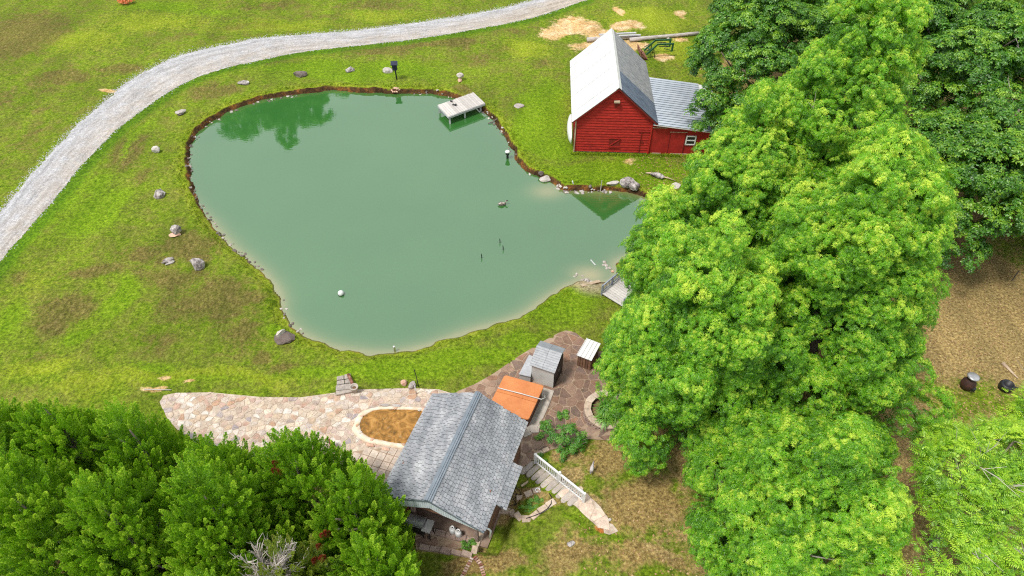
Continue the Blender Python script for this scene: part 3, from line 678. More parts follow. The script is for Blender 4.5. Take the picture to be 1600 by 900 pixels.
def crown(lobes, rng, dens, size, shell=.4, upb=.5, lowcut=-.35, tipbias=.6):
    """lobes: (centre, radii(3), axis) ellipsoids; returns positions, normals, scale, tint on their outer shells"""
    pos, nrm, sc_, ti = [], [], [], []
    C = [np.array(l[0]) for l in lobes]; Rr = [np.array(l[1]) for l in lobes]
    fr = []
    for l in lobes:
        z = np.array(l[2]) / np.linalg.norm(l[2]); x = np.cross((0, 1., 0), z); x /= np.linalg.norm(x); y = np.cross(z, x); fr.append(np.stack([x, y, z], 1))
    for i in range(len(lobes)):
        area = 4 * math.pi * ((Rr[i][0] * Rr[i][1] + Rr[i][0] * Rr[i][2] + Rr[i][1] * Rr[i][2]) / 3)
        for _ in range(int(area * dens) + 3):
            d = unit(rng)
            if d[2] < lowcut and rng.random() < .8: continue
            r = 1 - shell * rng.random() ** 1.6; p = C[i] + fr[i] @ (d * Rr[i] * r)
            bad = False
            for j in range(len(lobes)):
                if j != i:
                    q = (fr[j].T @ (p - C[j])) / Rr[j]
                    if q @ q < .42: bad = True; break
            if bad: continue
            n = fr[i] @ (d / Rr[i]); n /= np.linalg.norm(n); n = n * (1 - upb) + np.array((0, 0, upb)); 
            if np.linalg.norm(n) < .05: n = np.array((0, 0, 1.))
            pos.append(p); nrm.append(n / np.linalg.norm(n)); sc_.append(size * rng.uniform(.72, 1.25))
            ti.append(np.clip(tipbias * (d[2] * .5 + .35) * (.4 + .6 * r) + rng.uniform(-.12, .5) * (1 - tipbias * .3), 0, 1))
    return pos, nrm, sc_, ti
def limb_mesh(a, b, r0, r1, rng, n=5, wob=.12):
    a, b = Vector(a), Vector(b); pts = []; L = (b - a).length
    for k in range(n + 1):
        t = k / n; p = a.lerp(b, t); p.z += math.sin(t * math.pi) * L * -.06
        if 0 < k < n: p += Vector(rng.normal(0, wob * L * .15, 3))
        pts.append(p)
    return MB().tube(pts, [r0 + (r1 - r0) * k / n for k in range(n + 1)], 6)
def build_tree(name, label, cat, base, height_, lobes, key, rng, dens, size, group=None, trunk_r=.28, limbs=10, trunk_top=.85, twigs=0, **kw):
    b = Vector(base); t = thing(name, label, cat, (b.x, b.y, b.z), group=group)
    L = [((l[0][0] - b.x, l[0][1] - b.y, l[0][2] - b.z), l[1], l[2]) for l in lobes]
    top = Vector((0, 0, height_ * trunk_top)); tp = [Vector((0, 0, -.3)), Vector((0, 0, .1))] + [Vector((rng.normal(0, .12), rng.normal(0, .12), height_ * trunk_top * q)) for q in (.25, .5, .75)] + [top]
    MB().tube(tp, [trunk_r * 1.35, trunk_r * 1.1, trunk_r * .9, trunk_r * .7, trunk_r * .45, trunk_r * .15], 8).build('trunk', M['bark'], t, True)
    order = sorted(range(len(L)), key=lambda i: rng.random())[:limbs]
    for i in order:
        c = Vector(L[i][0]); z0 = max(.6, min(height_ * .75, c.z - Vector((c.x, c.y, 0)).length * .75 - .3))
        limb_mesh((0, 0, z0), c, trunk_r * .38, .04, rng).build('limb', M['bark'], t, True)
    for _ in range(twigs):
        c = Vector(L[rng.integers(len(L))][0]); d = Vector(unit(rng)); d.z = abs(d.z)
        mb = MB(); e = c + d * rng.uniform(1.2, 1.9); mb.tube([c, c.lerp(e, .5) + Vector(rng.normal(0, .1, 3)), e], [.03, .02, .008], 4)
        for _k in range(4):
            s_ = c.lerp(e, rng.uniform(.4, .9)); mb.tube([s_, s_ + (d + Vector(rng.normal(0, .6, 3))) * rng.uniform(.25, .6)], [.014, .005], 3)
        mb.build('bare_twig', M['twig'], t)
    p, n, s, ti = crown(L, rng, dens, size, **kw)
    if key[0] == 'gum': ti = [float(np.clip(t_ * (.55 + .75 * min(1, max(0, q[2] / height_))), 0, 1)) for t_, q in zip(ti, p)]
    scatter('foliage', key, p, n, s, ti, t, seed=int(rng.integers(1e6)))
    return t

# ------------------------------------------------------------------ barn
BX, BY = 4.81, 44.9; BROT = R(-2.6)
barn = thing('barn', 'red clapboard barn with steep metal gable roof and lower side wing', 'barn', (BX, BY, -.02), BROT)
BW, BL, BE, BPK = 5.7, 9.1, 3.05, 5.6                    # width, length, eave, peak
# foundation and inner shell
MB().box((BW / 2, BL / 2, .06), (BW - .1, BL - .1, .2)).build('foundation', M['concrete'], barn)
inner = MB().add([(.06, .06, .1), (BW - .06, .06, .1), (BW - .06, .06, BE), (BW / 2, .06, BPK - .12), (.06, .06, BE), (.06, BL - .06, .1), (BW - .06, BL - .06, .1), (BW - .06, BL - .06, BE), (BW / 2, BL - .06, BPK - .12), (.06, BL - .06, BE)],
  [(0, 1, 2, 3, 4), (5, 9, 8, 7, 6), (0, 5, 6, 1), (1, 6, 7, 2), (2, 7, 8, 3), (3, 8, 9, 4), (4, 9, 5, 0)])
inner.build('wall_core', M['red_dark'], barn)
nb = 24
for k in range(nb):                                      # clapboards on the gable front, each one a board
    z0 = .16 + k * (BPK - .2) / nb; z1 = z0 + (BPK - .2) / nb + .03
    def half(z): return BW / 2 if z <= BE else max(.04, BW / 2 * (BPK - z) / (BPK - BE))
    h0, h1 = half(z0), half(min(z1, BPK - .06)); z1 = min(z1, BPK - .06)
    cx = BW / 2; rj = random.Random(k).uniform(-.012, .012)
    MB().add([(cx - h0, -.035 + rj * .4, z0), (cx + h0, -.035 - rj * .3, z0), (cx + h1, .015, z1), (cx - h1, .015, z1), (cx - h0, .055, z0), (cx + h0, .055, z0), (cx + h1, .055, z1), (cx - h1, .055, z1)],
      [(0, 1, 2, 3), (7, 6, 5, 4), (0, 4, 5, 1), (1, 5, 6, 2), (2, 6, 7, 3), (3, 7, 4, 0)]).build('clapboard', M['red'], barn)
for k in range(14):                                      # boards on the left long side
    z0 = .16 + k * .205
    MB().add([(-.03, 0, z0), (-.03, BL, z0), (.015, BL, z0 + .23), (.015, 0, z0 + .23), (.05, 0, z0), (.05, BL, z0), (.05, BL, z0 + .23), (.05, 0, z0 + .23)],
      [(3, 2, 1, 0), (4, 5, 6, 7), (0, 1, 5, 4), (1, 2, 6, 5), (2, 3, 7, 6), (3, 0, 4, 7)]).build('clapboard', M['red'], barn)
for x in (-.03, BW - .04): MB().box((x, -.05, 1.6), (.10, .07, 3.0)).build('corner_board', M['tanwood'] if x < 1 else M['red'], barn)
# roof panels
ov, ovl = .28, .35
def roofpt(side, t, y):                                  # side -1 left, +1 right; t 0 ridge .. 1 eave
    x = BW / 2 + side * (BW / 2 + ovl) * t; z = BPK + .1 - (BPK - BE) * (BW / 2 + ovl) / (BW / 2) * t
    return Vector((x, y, z))
npan = 8
for k in range(npan):
    ya = -ov + (BL + 2 * ov) * k / npan; yb = -ov + (BL + 2 * ov) * (k + 1) / npan - .03
    lift = .02 * (k % 2)
    q = [roofpt(-1, 0, ya), roofpt(-1, 0, yb), roofpt(-1, 1, yb), roofpt(-1, 1, ya)]
    MB().slab([v + Vector((0, 0, lift)) for v in q], .035).build('roof_panel', M['roof_white'], barn)
def corrug(p00, p01, p10, p11, n, amp, thick=.01):       # ridges run from edge 0 to edge 1; n ridges across
    mb = MB(); nn = n * 4; nrm = (p01 - p00).cross(p10 - p00).normalized(); nrm = nrm if nrm.z > 0 else -nrm
    vs = []
    for i in range(nn + 1):
        o = nrm * amp * math.cos(i / 4 * 2 * math.pi)
        vs += [p00.lerp(p10, i / nn) + o, p01.lerp(p11, i / nn) + o]
    m = len(vs); vs += [v - nrm * thick for v in vs]
    fs = []
    for i in range(nn): a = 2 * i; fs += [(a, a + 1, a + 3, a + 2), (m + a, m + a + 2, m + a + 3, m + a + 1)]
    fs += [(0, m, m + 1, 1), (2 * nn, 2 * nn + 1, m + 2 * nn + 1, m + 2 * nn)]
    return mb.add(vs, fs)
# right slope: newer corrugated sheets at the front, aged sheets behind
seg = [(-ov, 1.15, 'roof_zinc_dark'), (1.15, 2.7, 'roof_zinc_dark'), (2.7, 4.9, 'roof_aged'), (4.9, 7.2, 'roof_aged'), (7.2, BL + ov, 'roof_aged')]
MB().slab([roofpt(1, 0, -ov), roofpt(1, 0, BL + ov), roofpt(1, 1, BL + ov), roofpt(1, 1, -ov)], .02).build('roof_deck', M['underlay'], barn).location = (0, 0, -.05)  # added dark sheet; seen through the strip gaps it stands in for rib shading
for a, b_, mk in seg:
    if mk == 'roof_aged':
        corrug(roofpt(1, 0, a), roofpt(1, 1, a), roofpt(1, 0, b_ - .01), roofpt(1, 1, b_ - .01), int((b_ - a) / .18), .012).build('roof_panel', M[mk], barn); continue
    n_ = int(round((b_ - a) / .24))
    for k in range(n_):
        ya, yb = a + (b_ - a) * k / n_, a + (b_ - a) * (k + 1) / n_ - .05
        corrug(roofpt(1, 0, ya), roofpt(1, 1, ya), roofpt(1, 0, yb), roofpt(1, 1, yb), 1, .03).build('roof_strip', M[mk], barn)
rc = MB()
for s in (-1, 1):
    rc.slab([roofpt(s, 0, -ov - .02) + Vector((0, 0, .045)), roofpt(s, 0, BL + ov) + Vector((0, 0, .045)), roofpt(s, .07, BL + ov) + Vector((0, 0, .045)), roofpt(s, .07, -ov - .02) + Vector((0, 0, .045))], .012)
rc.build('ridge_cap', M['roof_white'], barn)
for s in (-1, 1): MB().bar(roofpt(s, .01, -ov + .03) - Vector((0, 0, .12)), roofpt(s, .99, -ov + .03) - Vector((0, 0, .12)), .035, .12).build('barge_board', M['red_dark'], barn)
# hatch, gable lamp, hung door
MB().box((3.0, -.055, 1.02), (.82, .03, .72)).build('hatch', M['red_dark'], barn)
hb = MB(); hb.bar((2.62, -.085, .70), (3.38, -.085, 1.34), .03, .07); hb.box((3.0, -.085, 1.40), (.9, .04, .06)); hb.box((3.0, -.085, .64), (.9, .04, .06)); hb.build('hatch_brace', M['red'], barn)
MB().box((BW / 2 - .02, -.14, 4.52), (.42, .26, .10)).build('gable_shelf', M['tanwood'], barn)
MB().box((BW / 2 - .02, -.07, 4.28), (.34, .06, .34)).build('gable_vent', M['red_dark'], barn)
dm = MB(); dm.box((4.95, -.065, 1.05), (.04, .03, 1.9)); dm.box((5.15, -.065, 2.02), (.9, .03, .04)); dm.build('side_door_trim', M['red_dark'], barn)
MB().box((5.1, -.07, 1.12), (.16, .03, .13)).build('door_latch', M['red_dark'], barn)
# the wing
WX0, WX1, WD = BW + .02, 10.02, 6.9
wing = MB().add([(WX0, .02, .02), (WX1, .02, .02), (WX1, .02, 2.05), (WX0, .02, 2.62), (WX0, WD, .02), (WX1, WD, .02), (WX1, WD, 2.05), (WX0, WD, 2.62)],
   [(0, 1, 2, 3), (7, 6, 5, 4), (1, 5, 6, 2), (0, 4, 5, 1), (3, 2, 6, 7), (4, 0, 3, 7)])
wing.build('wing_wall', M['red_plain'], barn)
MB().box((WX0 + 2.0, .0, 1.03), (1.1, .05, 1.96)).build('wing_door', M['red_plain'], barn)['label'] = 'plain red door beside the small window'
MB().box((WX0 + 2.0, -.03, 2.04), (1.3, .04, .04)).build('door_rail', M['tanwood'], barn)
for x in (WX0 + 1.42, WX0 + 2.58): MB().box((x, -.02, 1.03), (.03, .05, 1.96)).build('door_edge', M['red_dark'], barn)
wf_ = MB(); wx_, wz_ = WX0 + 3.02, 1.35
for dx, dz, sx, sz in ((-.34, 0, .09, .78), (.34, 0, .09, .78), (0, .36, .76, .08), (0, -.36, .76, .08), (0, 0, .62, .07)): wf_.box((wx_ + dx, -.02, wz_ + dz), (sx, .08, sz))
win = wf_.build('window', M['white'], barn)
for dz in (-.19, .19): MB().box((wx_, .0, wz_ + dz), (.6, .03, .3)).build('pane', M['dark_glass'], win)
MB().box((WX0 + .55, -.03, 2.38), (1.1, .04, .05)).build('bare_wood_strip', M['tanwood'], barn)
for x in (WX1 - .02,): MB().box((x, -.02, 1.02), (.09, .06, 2.0)).build('corner_board', M['red'], barn)
for x, w_ in ((.6, .7), (2.3, 1.3), (3.7, .9)): MB().box((WX0 + x, -.03, .12), (w_, .03, .1)).build('bare_sill_board', M['tanwood'], barn)
def wpt(x, y): return Vector((x, y, 2.78 - (x - WX0) * .118))
ws = [(-.25, 'a'), (2.1, 'b'), (4.5, 'c'), (WD + .15, 'd')]
MB().slab([wpt(WX0, -.22) - Vector((0, 0, .07)), wpt(WX1 + .1, -.22) - Vector((0, 0, .07)), wpt(WX1 + .1, WD + .1) - Vector((0, 0, .07)), wpt(WX0, WD + .1) - Vector((0, 0, .07))], .03).build('roof_deck', M['roof_zinc_dark'], barn)  # dark sheet added beneath so the gaps imitate shade between ribs
nst = 21
for k in range(nst):                                     # long ribbed strips parallel to the front wall
    ya, yb = -.25 + (WD + .4) * k / nst, -.25 + (WD + .4) * (k + 1) / nst - .07
    corrug(wpt(WX0 + .02, ya), wpt(WX1 + .12, ya), wpt(WX0 + .02, yb), wpt(WX1 + .12, yb), 1, .035).build('roof_strip', M['roof_zinc'], barn)
corrug(wpt(WX1 + .1, 3.3), wpt(WX1 + 1.2, 3.3), wpt(WX1 + .1, WD), wpt(WX1 + 1.2, WD), 6, .008).build('roof_panel', M['roof_white'], barn)
MB().bar(wpt(WX0, -.27) - Vector((0, 0, .04)), wpt(WX1 + .1, -.27) - Vector((0, 0, .04)), .03, .06).build('eave_trim', M['roof_white'], barn)
# white rounded hull against the left wall
hull = MB(); rings = []
for i in range(9):
    t = i / 8; w = .34 * math.sin(math.pi * min(1, t * .9 + .08)) ** .6; rings.append((t, w))
vs = []; fs = []
for t, w in rings:
    y = -.3 + 3.6 * t
    for k in range(7):
        a = math.pi * k / 6; vs.append((-.14 - .34 * math.sin(a) * (w / .34), y + .0, 1.25 + w * 2.6 * math.cos(a) * .8))
for i in range(8):
    for k in range(6): a = i * 7 + k; fs.append((a, a + 1, a + 8, a + 7))
for i in range(8): a = i * 7; fs.append((a, a + 7, a + 13, a + 6))
fs += [tuple(range(7)), tuple(range(62, 55, -1))]
hull.add([(v[0] - .12, v[1], v[2]) for v in vs], fs)
ho = hull.build('boat_hull', M['white'], None, True)
ho.location = (BX, BY, 0); ho.rotation_euler = (0, 0, BROT)
tag(ho, 'white rounded boat hull on its side against the left wall of the barn', 'boat')

# ------------------------------------------------------------------ logs, loader, rubble behind the barn
def log_thing(a, b, r, label, z=None, mat='log', name='log'):
    pa, pb = P(*a, r if z is None else z), P(*b, r if z is None else z); c = (pa + pb) / 2
    n = 7; rl = random.Random(int(a[0])); pts = [pa.lerp(pb, k / n) - c + Vector((rl.uniform(-.02, .02), rl.uniform(-.02, .02), 0)) for k in range(n + 1)]
    o = MB().tube(pts, [r * rl.uniform(.9, 1.05) * (1.05 - .2 * k / n) for k in range(n + 1)], 9).build(name, M[mat], None, True); o.location = c
    return tag(o, label, name)
log_thing((984, 62), (1091, 52), .2, 'longest weathered grey log, reaching right towards the dark trees')
log_thing((917, 62), (1000, 57), .2, 'weathered log lying behind the white barn roof, left of the others')
for k, (a, b) in enumerate((((936, 54), (994, 51)), ((938, 57), (1001, 54.5)))):
    pa, pb = P(*a, .45), P(*b, .45); c = (pa + pb) / 2
    o = MB().bar(pa - c, pb - c, .2, .09).build('beam', M['greywood2']); o.location = c
    tag(o, ['pale grey beam on top of the logs, farther of the two', 'pale grey beam on top of the logs, nearer of the two'][k], 'beam', 'beams resting on the logs behind the barn')
# front loader attachment
lo_ = P(1012, 93); ld = thing('front_loader', 'green tractor front loader arms with rusty bucket, parked behind the barn', 'loader', lo_, R(6))
bk = MB()
bp = [(-.55, .0), (-.35, .42), (-.05, .5)]
prof = [(-.50, .85), (-.42, .30), (-.15, .06), (.22, .02), (.22, .10), (-.10, .14), (-.34, .34), (-.42, .86)]
for y in (0,):
    pass
n = len(prof); vs = [(x, yy, z) for yy in (-.1, 1.45) for x, z in prof]
bk.add(vs, [tuple(range(n)), tuple(range(2 * n - 1, n - 1, -1))] + [(i, i + n, (i + 1) % n + n, (i + 1) % n) for i in range(n)])
for yy in (-.1, 1.42): bk.add([(-.5, yy, .85), (-.42, yy, .3), (-.15, yy, .06), (.22, yy, .02), (-.5, yy + .03, .85), (-.42, yy + .03, .3), (-.15, yy + .03, .06), (.22, yy + .03, .02)], [(0, 1, 2, 3), (7, 6, 5, 4), (0, 3, 7, 4), (0, 4, 5, 1), (1, 5, 6, 2), (2, 6, 7, 3)])
bkt = bk.build('bucket', M['bucket'], ld); bkt.location = (-.25, 0, 0); 
for yy in (.3, 1.15):
    MB().bar((-.1, yy, .35), (.85, yy, 1.30), .10, .14).bar((.83, yy, 1.30), (2.3, yy, 1.28), .10, .14).build('arm', M['green_paint'], ld)
    MB().tube([(-.1, yy + .1, .65), (.7, yy + .1, 1.05)], .035, 6).tube([(1.0, yy, 1.1), (1.9, yy, 1.02)], .035, 6).build('cylinder_ram', M['black'], ld)
    MB().box((2.3, yy, .98), (.16, .12, .75)).bar((2.3, yy, .62), (1.5, yy, .86), .05, .05).build('mast', M['green_paint'], ld)
    MB().bar((.5, yy, .9), (.75, yy, .02), .06).build('parking_stand', M['black'], ld)
MB().bar((.2, .3, .65), (.2, 1.15, .65), .09).build('cross_tube', M['green_paint'], ld)

# ------------------------------------------------------------------ rocks
def rock_mesh(seed, sub=2, rough=.25, flat=.6):
    import bmesh
    rng = np.random.default_rng(seed); bm = bmesh.new(); bmesh.ops.create_icosphere(bm, subdivisions=sub, radius=1)
    pl = [(unit(rng), rng.uniform(.55, .9)) for _ in range(9)]
    for v in bm.verts:
        c = np.array(v.co)
        for n_, d_ in pl:
            q = c @ n_
            if q > d_: c = c - n_ * (q - d_)
        c = c * (1 + rough * .25 * rng.normal()); c[2] *= flat; v.co = c
    me = bpy.data.meshes.new('rock'); bm.to_mesh(me); bm.free(); return me
RM = [rock_mesh(i) for i in range(8)]; RMS = [rock_mesh(40 + i, 1, .5, .6) for i in range(6)]
def with_mat(me, mat):
    m2 = me.copy(); m2.materials.clear(); m2.materials.append(mat); return m2
RC = {}
def rock_obj(name, me_i, mat, loc, sc, rz, parent=None, small=False):
    key = (small, me_i, mat)
    if key not in RC: RC[key] = with_mat((RMS if small else RM)[me_i], M[mat])
    o = link(bpy.data.objects.new(name, RC[key]), parent); o.location = loc; o.scale = sc; o.rotation_euler = (0, 0, rz); return o
BR = [ # px, py, sx, sy, sz, mat, label
 (380,131,.48,.30,.22,'rock_mottled','flat grey mottled rock between the drive and the far left corner of the pond'),
 (470,118,.55,.34,.34,'rock_dark','dark brown boulder on bright grass above the far bank, left of the two'),
 (548,111,.40,.26,.26,'rock_mottled','grey and white rock on bright grass above the far bank, right of the dark boulder'),
 (606,112,.40,.30,.30,'rock_pale','grey rock just left of the dark nest box post'),
 (810,166,.42,.32,.10,'rock_pale','flat pale stone sunk in the grass right of the dock'),
 (245,237,.30,.26,.36,'rock_pale','small rounded pale rock on the brown grass left of the pond'),
 (250,306,.36,.32,.42,'rock_mottled','upright speckled rock beside the bright green patch'),
 (443,531,.52,.44,.22,'rock_dark','square dark rock at the near left bend of the pond'),
 (441,526,.30,.14,.30,'rock_pale','pale slab lying on top of the square dark rock'),
 (311,416,.42,.40,.50,'rock_mottled','large speckled grey boulder, nearest the pond of the three left rocks'),
 (1057,291,.36,.30,.14,'rock_pale','white flat stone on the grass in front of the barn wing'),
 (979,293,.50,.40,.40,'rock_mottled','grey boulder in the bank below the barn, left one of the pair'),
 (992,294,.36,.34,.34,'rock_mottled','grey boulder in the bank below the barn, right one of the pair'),
 (645,604,.26,.2,.2,'rock_pale','small white rock beside the white stake at the patio edge'),
 (853,281,.42,.3,.24,'rock_pale','pale rounded rock in the shallows at the bend below the barn'),
 (845,279,.2,.18,.2,'rock_dark','small dark rock beside the pale rounded rock at the bend below the barn'),
 (955,300,.44,.18,.16,'rock_pale','white half rounded stone lying in the water under the barn bank'),
 (1012,62,.14,.12,.1,'rock_pale','tiny pale stone left of the other in front of the long log'),
 (1044,61,.2,.14,.12,'rock_pale','small white stone lying in front of the long log, right of the tiny one'),
 (974,237,.2,.14,.1,'rock_pale','small pale rock at the foot of the red barn wall'),
 (631,600,.18,.16,.2,'rock_pink','small pinkish rock in the grass at the patio edge')]
for k, (px, py, sx, sy, sz, mk, lb) in enumerate(BR):
    g = G(px, py); rock_obj('rock', k % 8, mk, (g.x, g.y, g.z + sz * .3 + (.2 if 'lying on top' in lb else 0)), (sx * 1.25, sy * 1.25, sz * 1.2 / .6), k * 1.3 if sx < .4 else .2 * (k % 3)); tag(bpy.context.scene.collection.objects[-1], lb, 'rock')
def base_rock(px, py, top, bot, lb, rot=0.0, pale=.3):
    g = G(px, py); t = thing('rock_on_slab', lb, 'rock', g, rot)
    rock_obj('slab', 2, bot[3], (0, -.12, .08), (bot[0], bot[1], bot[2] / .6), .2, t); rock_obj('boulder', int(px) % 8, top[3], (0, .06, bot[2] + top[2] * .55), (top[0], top[1], top[2] / .6), .5, t)
    return t
base_rock(276, 366, (.40, .36, .38, 'rock_mottled'), (.46, .28, .14, 'rock_pink'), 'dark speckled boulder on a tan slab, farthest of the three left rocks')
base_rock(283, 178, (.50, .30, .12, 'rock_pale'), (.30, .22, .14, 'rock_dark'), 'flat pale slab propped on a dark stone between the drive and the pond', .2)
base_rock(719, 126, (.38, .30, .30, 'rock_pale'), (.22, .3, .26, 'rock_pink'), 'white topped rock on a tan stone beyond the dock')
# layered pale slab
g = G(264, 409); ls = thing('layered_rock', 'low layered pale rock split into strips, left of the large speckled boulder', 'rock', g, R(28))
for k in range(5): rock_obj('layer', k, 'rock_pale' if k % 2 == 0 else 'rock_mottled', (0, (k - 2) * .13, .05 + .03 * (2 - abs(k - 2))), (.46 - .06 * abs(k - 2), .085, .18), random.Random(k).uniform(-.15, .15), ls)
# driftwood log pile by the wing
g = G(1027, 277); dw = thing('driftwood', 'grey weathered driftwood stump on the grass below the barn', 'driftwood', g, R(-24))
rock_obj('stump', 5, 'rock_mottled', (0, 0, .14), (.62, .30, .42), 0, dw)
MB().tube([(.3, -.05, .2), (.9, .02, .16), (1.35, .05, .05)], [.06, .04, .02], 6).build('branch', M['tanwood'], dw, True)
MB().tube([(-.9, .1, .06), (-.5, .05, .2)], [.05, .08], 6).build('branch', M['tanwood'], dw, True)
# rock pile under the nest box
g = G(618, 137); rp = thing('rock_pile', 'small heap of pinkish stones on the far bank below the nest box', 'rock pile', (g.x, g.y - .1, ZW + .02))
rng = random.Random(5)
for k in range(22):
    a = rng.uniform(0, 6.28); r = rng.uniform(0, .55); rock_obj('stone', k % 6, 'rock_pink', (r * math.cos(a), r * math.sin(a) * .7, .34 * (1 - r) + .06), (.13, .11, .14), a, rp, True)
# shore rocks, one by one
def shore(pxs, n, name, label, group, mats, smin, smax, off=(-.25, .12), seed=1, zoff=0.0):
    pts = resample([P(*p, ZW) for p in pxs], 400); rng = random.Random(seed)
    for k in range(n):
        i = rng.randrange(400); t = pts[min(i + 1, 399)] - pts[max(i - 1, 0)]; nv = np.array((-t[1], t[0])) / (np.hypot(*t) + 1e-9); q = pts[i] + nv * rng.uniform(*off)
        s = rng.uniform(smin, smax); z = max(H(q[0], q[1]), ZW - s * .25)
        o = rock_obj(name, k % 6, rng.choice(mats), (q[0], q[1], z + s * .2 + zoff), (s, s * rng.uniform(.6, .9), s * rng.uniform(.7, 1.1)), rng.uniform(0, 6.28), None, True); tag(o, label.replace('{c}', 'dark' if 'rock_dark' in o.active_material.name or 'dark' in o.active_material.name else 'pale'), 'rock', group)
shore([(299,225),(297,262),(300,288),(318,326),(350,371),(394,409),(414,426)], 62, 'shore_rock', 'small {c} stone along the left shoreline of the pond', 'stones along the left shore', ['rock_mid', 'rock_dark', 'rock_dark'], .08, .19)
shore([(299,222),(330,191),(380,165),(470,147)], 30, 'shore_rock', 'small {c} stone under the far left bank of the pond', 'stones under the far left bank', ['rock_dark', 'rock_dark', 'rock_pale'], .08, .2, seed=2)
shore([(640,146),(690,147),(722,157)], 14, 'shore_rock', 'small {c} stone under the far bank left of the dock', 'stones left of the dock', ['rock_dark', 'rock_pale'], .08, .18, seed=3)
shore([(756,172),(780,200),(800,235),(812,260),(832,272)], 26, 'shore_rock', 'small {c} stone along the bank between dock and barn', 'stones between dock and barn', ['rock_pale', 'rock_dark'], .08, .2, seed=4)
shore([(868,290),(882,298),(905,299),(940,299),(965,298)], 34, 'shore_rock', 'small {c} stone in the bank below the red barn', 'stones below the barn', ['rock_pale', 'rock_pale', 'rock_dark'], .09, .22, seed=5)
shore([(940,408),(948,416),(962,430)], 12, 'shore_rock', 'pale stone lining the right side of the sandy inlet', 'stones on the right of the inlet', ['rock_pale', 'rock_pink'], .1, .22, seed=6)
shore([(898,428),(912,434),(926,440)], 10, 'shore_rock', 'pale stone lining the left side of the sandy inlet', 'stones on the left of the inlet', ['rock_pale'], .1, .2, seed=7)
shore([(442,468),(446,490),(462,512),(500,534)], 14, 'shore_rock', 'small {c} stone at the near left bend of the pond', 'stones at the near left bend', ['rock_dark', 'rock_pale'], .07, .16, seed=8)
for k in range(26):
    rg_ = random.Random(900 + k); g = G(1125 + rg_.uniform(0, 60), 66 + rg_.uniform(-6, 10)); o = rock_obj('rubble_block', k % 8, 'rock_pale', (g.x, g.y, g.z + .1), (rg_.uniform(.25, .6), rg_.uniform(.2, .4), .3), rg_.uniform(0, 6), None)
    tag(o, 'pale rubble block in the heap half hidden under the dark tree', 'rubble', 'rubble heap under the dark tree')

# ------------------------------------------------------------------ pond things
def plank_deck(parent, A, B, C, D, n, mat, thick=.04, gap=.015, name='plank'):
    """planks parallel to A-B, laid from A-B towards D-C"""
    for k in range(n):
        t0 = k / n; t1 = (k + 1) / n - gap / max(.1, (D - A).length); rj = random.Random(k * 3 + 1)
        e = rj.uniform(-.02, .02); ab = (B - A).normalized() * e
        q = [A.lerp(D, t0) + ab, B.lerp(C, t0) + ab, B.lerp(C, t1) + ab, A.lerp(D, t1) + ab]
        MB().slab([v + Vector((0, 0, rj.uniform(-.006, .006))) for v in q], thick).build(name, M[mat], parent)
DZ = .36
dA, dB, dC, dD = P(684, 164, DZ), P(701, 182, DZ), P(758, 161, DZ), P(740, 144, DZ)
oc = Vector(((dA.x + dC.x) / 2, (dA.y + dC.y) / 2, ZW))
dock = thing('dock', 'short weathered grey wooden dock over the far right shore of the pond', 'dock', oc)
A, B, C, D = [v - oc for v in (dA, dB, dC, dD)]
plank_deck(dock, A, B, C, D, 17, 'greywood')
dz = Vector((0, 0, -.12))
for a, b in ((B, C), (A, D), (A, B)):
    MB().bar(a + dz, b + dz, .06, .16).build('beam', M['greywood2'], dock)
for q in (A.lerp(C, .03), B.lerp(D, .03), A.lerp(D, .45) + (B - A) * .06, B.lerp(C, .45) - (B - A) * .06, B.lerp(C, .9) - (B - A) * .1, A.lerp(D, .9) + (B - A) * .1):
    MB().box((q.x, q.y, (q.z - .08 - 1.0) / 2), (.14, .14, q.z - .08 + 1.0)).build('post', M['greywood2'], dock)
for k, (px, py, s, lb) in enumerate(((705, 159, .8, 'small dark boot on the dock, farther from the water edge of the pair'), (710, 164.5, 1.1, 'larger dark boot lying on the dock planks'))):
    p = P(px, py, DZ); o = MB().box((0, 0, .05), (.34 * s, .12 * s, .10)).box((.13 * s, 0, .12), (.12 * s, .11 * s, .12)).build('boot', M['black'], None, False, .02); o.location = p; o.rotation_euler = (0, 0, R(-40 + 10 * k)); tag(o, lb, 'boot')

# footbridge by the inlet
fz = .22
fA, fB, fC, fD = P(940, 458, fz), P(974, 479, fz), P(1006, 456, fz), P(972, 431, fz)
oc = Vector(((fA.x + fC.x) / 2, (fA.y + fC.y) / 2, 0)); fb = thing('footbridge', 'small grey plank footbridge with two slatted side railings at the inlet', 'footbridge', oc)
A, B, C, D = [v - oc for v in (fA, fB, fC, fD)]
plank_deck(fb, A, B, C, D, 11, 'greywood', .05, .02)
for a, b in ((A, D), (B, C)):
    MB().bar(a + Vector((0, 0, -.12)), b + Vector((0, 0, -.12)), .07, .16).build('beam', M['greywood2'], fb)
    hr = .62
    MB().bar(a + Vector((0, 0, hr)), b + Vector((0, 0, hr)), .07, .06).build('top_rail', M['rail'], fb)
    MB().bar(a + Vector((0, 0, .12)), b + Vector((0, 0, .12)), .05, .05).build('bottom_rail', M['rail'], fb)
    for t in (0, .5, 1): q = a.lerp(b, t); MB().box((q.x, q.y, q.z + .3), (.09, .09, .78)).build('post', M['rail'], fb)
    for k in range(1, 15):
        if k == 7: continue
        q = a.lerp(b, k / 14.0); MB().box((q.x, q.y, q.z + .36), (.035, .035, .5)).build('baluster', M['rail'], fb)
p1, p2 = G(909, 447, .05), G(937, 440, .05); c = (p1 + p2) / 2
o = MB().bar(p1 - c, p2 - c, .22, .05).build('board', M['tanwood']); o.location = c; tag(o, 'single pale wooden board lying on the grass beside the footbridge', 'board')
